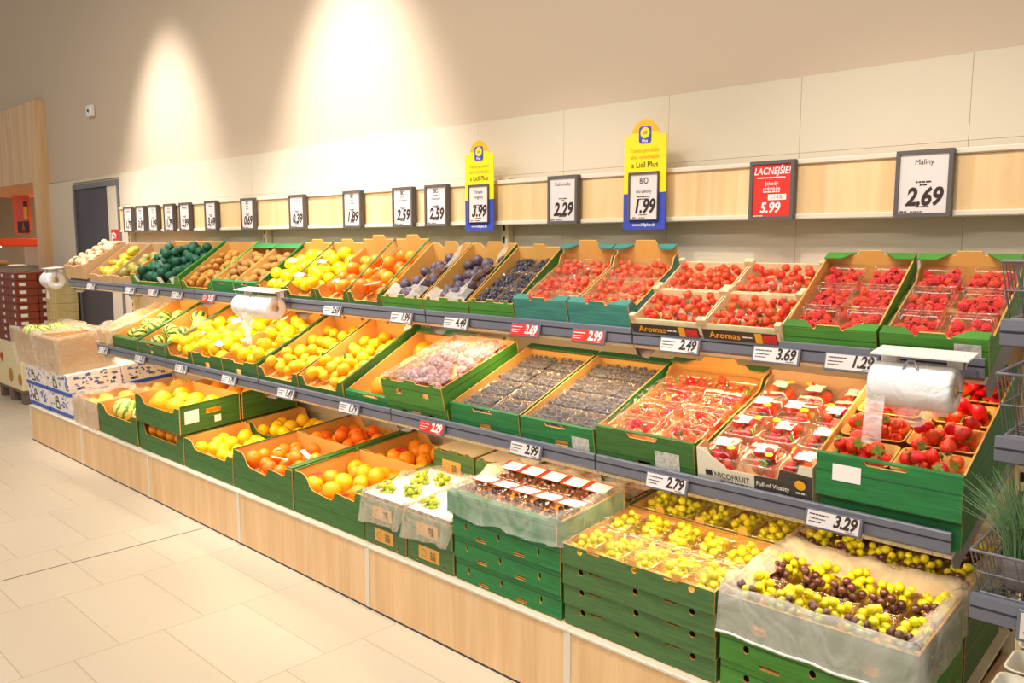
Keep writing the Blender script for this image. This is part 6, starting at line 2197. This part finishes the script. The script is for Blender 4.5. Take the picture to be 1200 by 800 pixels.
b.build('loose_bag_end', 'tail', e)
e = bag_roll(-4.04, 0.262, 1.21, 0.37, 0.062, 'roll of clear plastic bags hanging in front of the lemons')
b = MB()
vs = []
for j in range(9):
    for i in range(7):
        v, u = j / 8, i / 6
        x = -0.06 + (u - .5) * 0.2 * (1 - .75 * v)
        vs.append((x + .05 * v, -0.05 + 0.012 * math.sin(u * 9 + v * 3), -0.03 - 0.17 * v))
b.add(vs, [(j * 7 + i, j * 7 + i + 1, (j + 1) * 7 + i + 1, (j + 1) * 7 + i) for j in range(8) for i in range(6)], 0, True)
b.build('hanging_bag', 'tail', e)
e = bag_roll(-7.385, 0.30, 1.245, 0.2, 0.07, 'roll of clear plastic bags at the far end of the upper shelf')
MB().tube([(0.115, 0.06, 0.1), (0.2, 0.06, 0.08), (0.236, 0.06, -0.03)], 0.004, 6).build('support_arm', 'steel', e)
b = MB()
vs = [(0.03 + .04 * i / 3 + .004 * j, -0.06 + .006 * math.sin(i + j), -0.03 - 0.12 * j / 6) for j in range(7) for i in range(4)]
b.add(vs, [(j * 4 + i, j * 4 + i + 1, (j + 1) * 4 + i + 1, (j + 1) * 4 + i) for j in range(6) for i in range(3)], 0, True)
b.build('hanging_bag', 'tail', e)

# ---------------------------------------------------------------- wire basket shelving at the right edge
def wire_basket(x0, y0, z0, W, D, H, label, price_x=None, slope=0.0, price=''):
    e = empty('wire_basket', (x0, y0, z0), (slope, 0, 0))
    tag(e, label, 'wire basket', 'wire baskets at the right edge')
    b = MB()
    fl_ = 0.02
    top = [(-fl_, -fl_, H), (W, -fl_, H), (W, D, H), (-fl_, D, H), (-fl_, -fl_, H)]
    bot = [(0, 0, 0), (W, 0, 0), (W, D, 0), (0, D, 0), (0, 0, 0)]
    b.tube(top, 0.004, 6)
    b.build('top_rim', 'wiregrey', e)
    b = MB()
    b.tube(bot, 0.004, 6)
    n = int(W / 0.028)
    for i in range(n + 1):
        u = i / n
        b.tube([(-fl_ + (W + fl_) * u, -fl_, H), (W * u, 0, 0), (W * u, D, 0), (-fl_ + (W + fl_) * u, D, H)], 0.002, 4)
    m = int(D / 0.028)
    for i in range(1, m):
        v = i / m
        b.tube([(-fl_, -fl_ + (D + fl_) * v, H), (0, D * v, 0), (W, D * v, 0)], 0.002, 4)
    b.tube([(-fl_ * .5, -fl_ * .5, H * .5), (W, -fl_ * .5, H * .5)], 0.0022, 4)
    b.tube([(-fl_ * .5, -fl_ * .5, H * .5), (-fl_ * .5, D, H * .5)], 0.0022, 4)
    b.build('wire_mesh', 'wiregrey', e)
    sec = [(-0.012, -0.062), (-0.028, -0.055), (-0.03, -0.03), (-0.024, -0.028), (-0.032, -0.022), (-0.03, 0.0), (-0.012, 0.002)]
    MB().rings([[(-0.012, y, z) for y, z in sec], [(W, y, z) for y, z in sec]], 0, False, True, True, True).build('price_rail', 'rail', e)
    if price_x is not None:
        b = MB().cbox(price_x, price_x + 0.16, -0.043, -0.034, -0.072, 0.0, 0.002)
        b.build('label_holder', 'rail', e)
        MB().box(price_x + .007, price_x + .153, -0.045, -0.0425, -0.064, -0.006).build('label_sheet', 'sheet', e)
        bars(e, [(price_x + .014, price_x + .09, -0.016, 0.004), (price_x + .014, price_x + .04, -0.05, 0.003), (price_x + .1, price_x + .14, -0.055, 0.003)], -0.0455)
    return e


wire_basket(-0.455, 0.10, 1.385, 0.6, 0.36, 0.13, 'empty grey wire basket at the right edge, top one')
wire_basket(-0.455, 0.125, 1.115, 0.6, 0.36, 0.145, 'empty grey wire basket at the right edge, middle one', 0.055)
wire_basket(-0.462, 0.035, 0.765, 0.6, 0.40, 0.10, 'grey wire basket at the right edge holding the chive pots', 0.085)
e = empty('shelf_upright', (-0.425, 0.33, 0))
tag(e, 'cream slotted post behind the wire baskets at the right edge', 'upright')
MB().cbox(-0.016, 0.016, 0, 0.03, 0, 2.0, 0.003).build('post', 'creamsteel', e)
b = MB()
for i in range(30):
    b.box(-0.007, 0.007, -0.001, 0.0, 0.3 + i * 0.05, 0.325 + i * 0.05)
b.build('slot_shade', 'dark', e)  # shade of the post openings put into dark plates
for j, (x, y) in enumerate(((-0.395, 0.11), (-0.27, 0.13))):
    e = empty('chive_pot', (x, y, 0.772))
    tag(e, ('potted chives in the lower wire basket, pot nearest the grapes', 'potted chives farther right in the lower wire basket')[j], 'potted herb', 'pots of chives')
    MB().rings([rrect(.07, .07, .03, 0, 4), rrect(.1, .1, .045, .075, 4), rrect(.094, .094, .042, .075, 4), rrect(.09, .09, .04, .062, 4)], 0, True, True, True, True).build('pot', 'soil', e)
    rg = random.Random(90 + j)
    b = MB()
    for i in range(260):
        q, rr = rg.uniform(0, 6.28), 0.042 * math.sqrt(rg.random())
        x0_, y0_ = rr * math.cos(q), rr * math.sin(q)
        ln, sp = rg.uniform(0.13, 0.24), rg.uniform(0.02, 0.12)
        q2 = q + rg.uniform(-.6, .6)
        pts = [(x0_ + sp * u * u * math.cos(q2), y0_ + sp * u * u * math.sin(q2), 0.062 + ln * u * (1 - .25 * u * sp / .12)) for u in (0, .35, .7, 1)]
        b.tube(pts, [0.0014, 0.0014, 0.001, 0.0004], 3, 0, True, False)
    o = b.build('leaves', 'chive', e)
    o['kind'] = 'stuff'
    if j == 0:
        MB().prism([(-.02, 0), (.02, 0), (.02, .045), (0, .055), (-.02, .045)], [], lambda u, v, t: (0.045 + u, -0.03 + t, 0.12 + v), 0.001).build('plant_tag', 'cyan', e)
for j, x in enumerate((-0.40, -0.27)):
    e = empty('pulp_tray', (x + .05, 0.115, 0.772))
    e.name = 'foil_tray'
    e.location = (x + 0.05, 0.12, 0.7695)
    bpy.data.objects.remove(e)
e = empty('lower_shelf', (-0.155, 0.24, 0.46))
tag(e, 'low grey shelf board under the wire baskets', 'shelf')
MB().cbox(-0.29, 0.29, -0.24, 0.3, -0.02, 0, 0.003).build('board', 'rail', e)
for sx in (-0.28, 0.27):
    MB().cbox(sx, sx + .02, 0.05, 0.09, -0.46, -0.02, 0.002).build('leg', 'rail', e)
for i in range(3):
    for j in range(3):
        e = empty('pulp_tray', (-0.375 + 0.125 * i, 0.07 + 0.145 * j, 0.4605))
        tag(e, 'empty grey white pulp tray below the chive basket, %s' % ('%s row, %s' % (('front', 'middle', 'back')[j], ('left', 'middle', 'right')[i])), 'tray', 'pulp trays below the chives')
        tray_mb(0.105, 0.125, 0.085, 0.016, 0.02, 0.003, 0.003).build('tray', 'olivewhite', e)

# prototypes that were only copied from are not part of the place
for o in list(bpy.data.objects):
    if not o.users_collection:
        bpy.data.objects.remove(o)
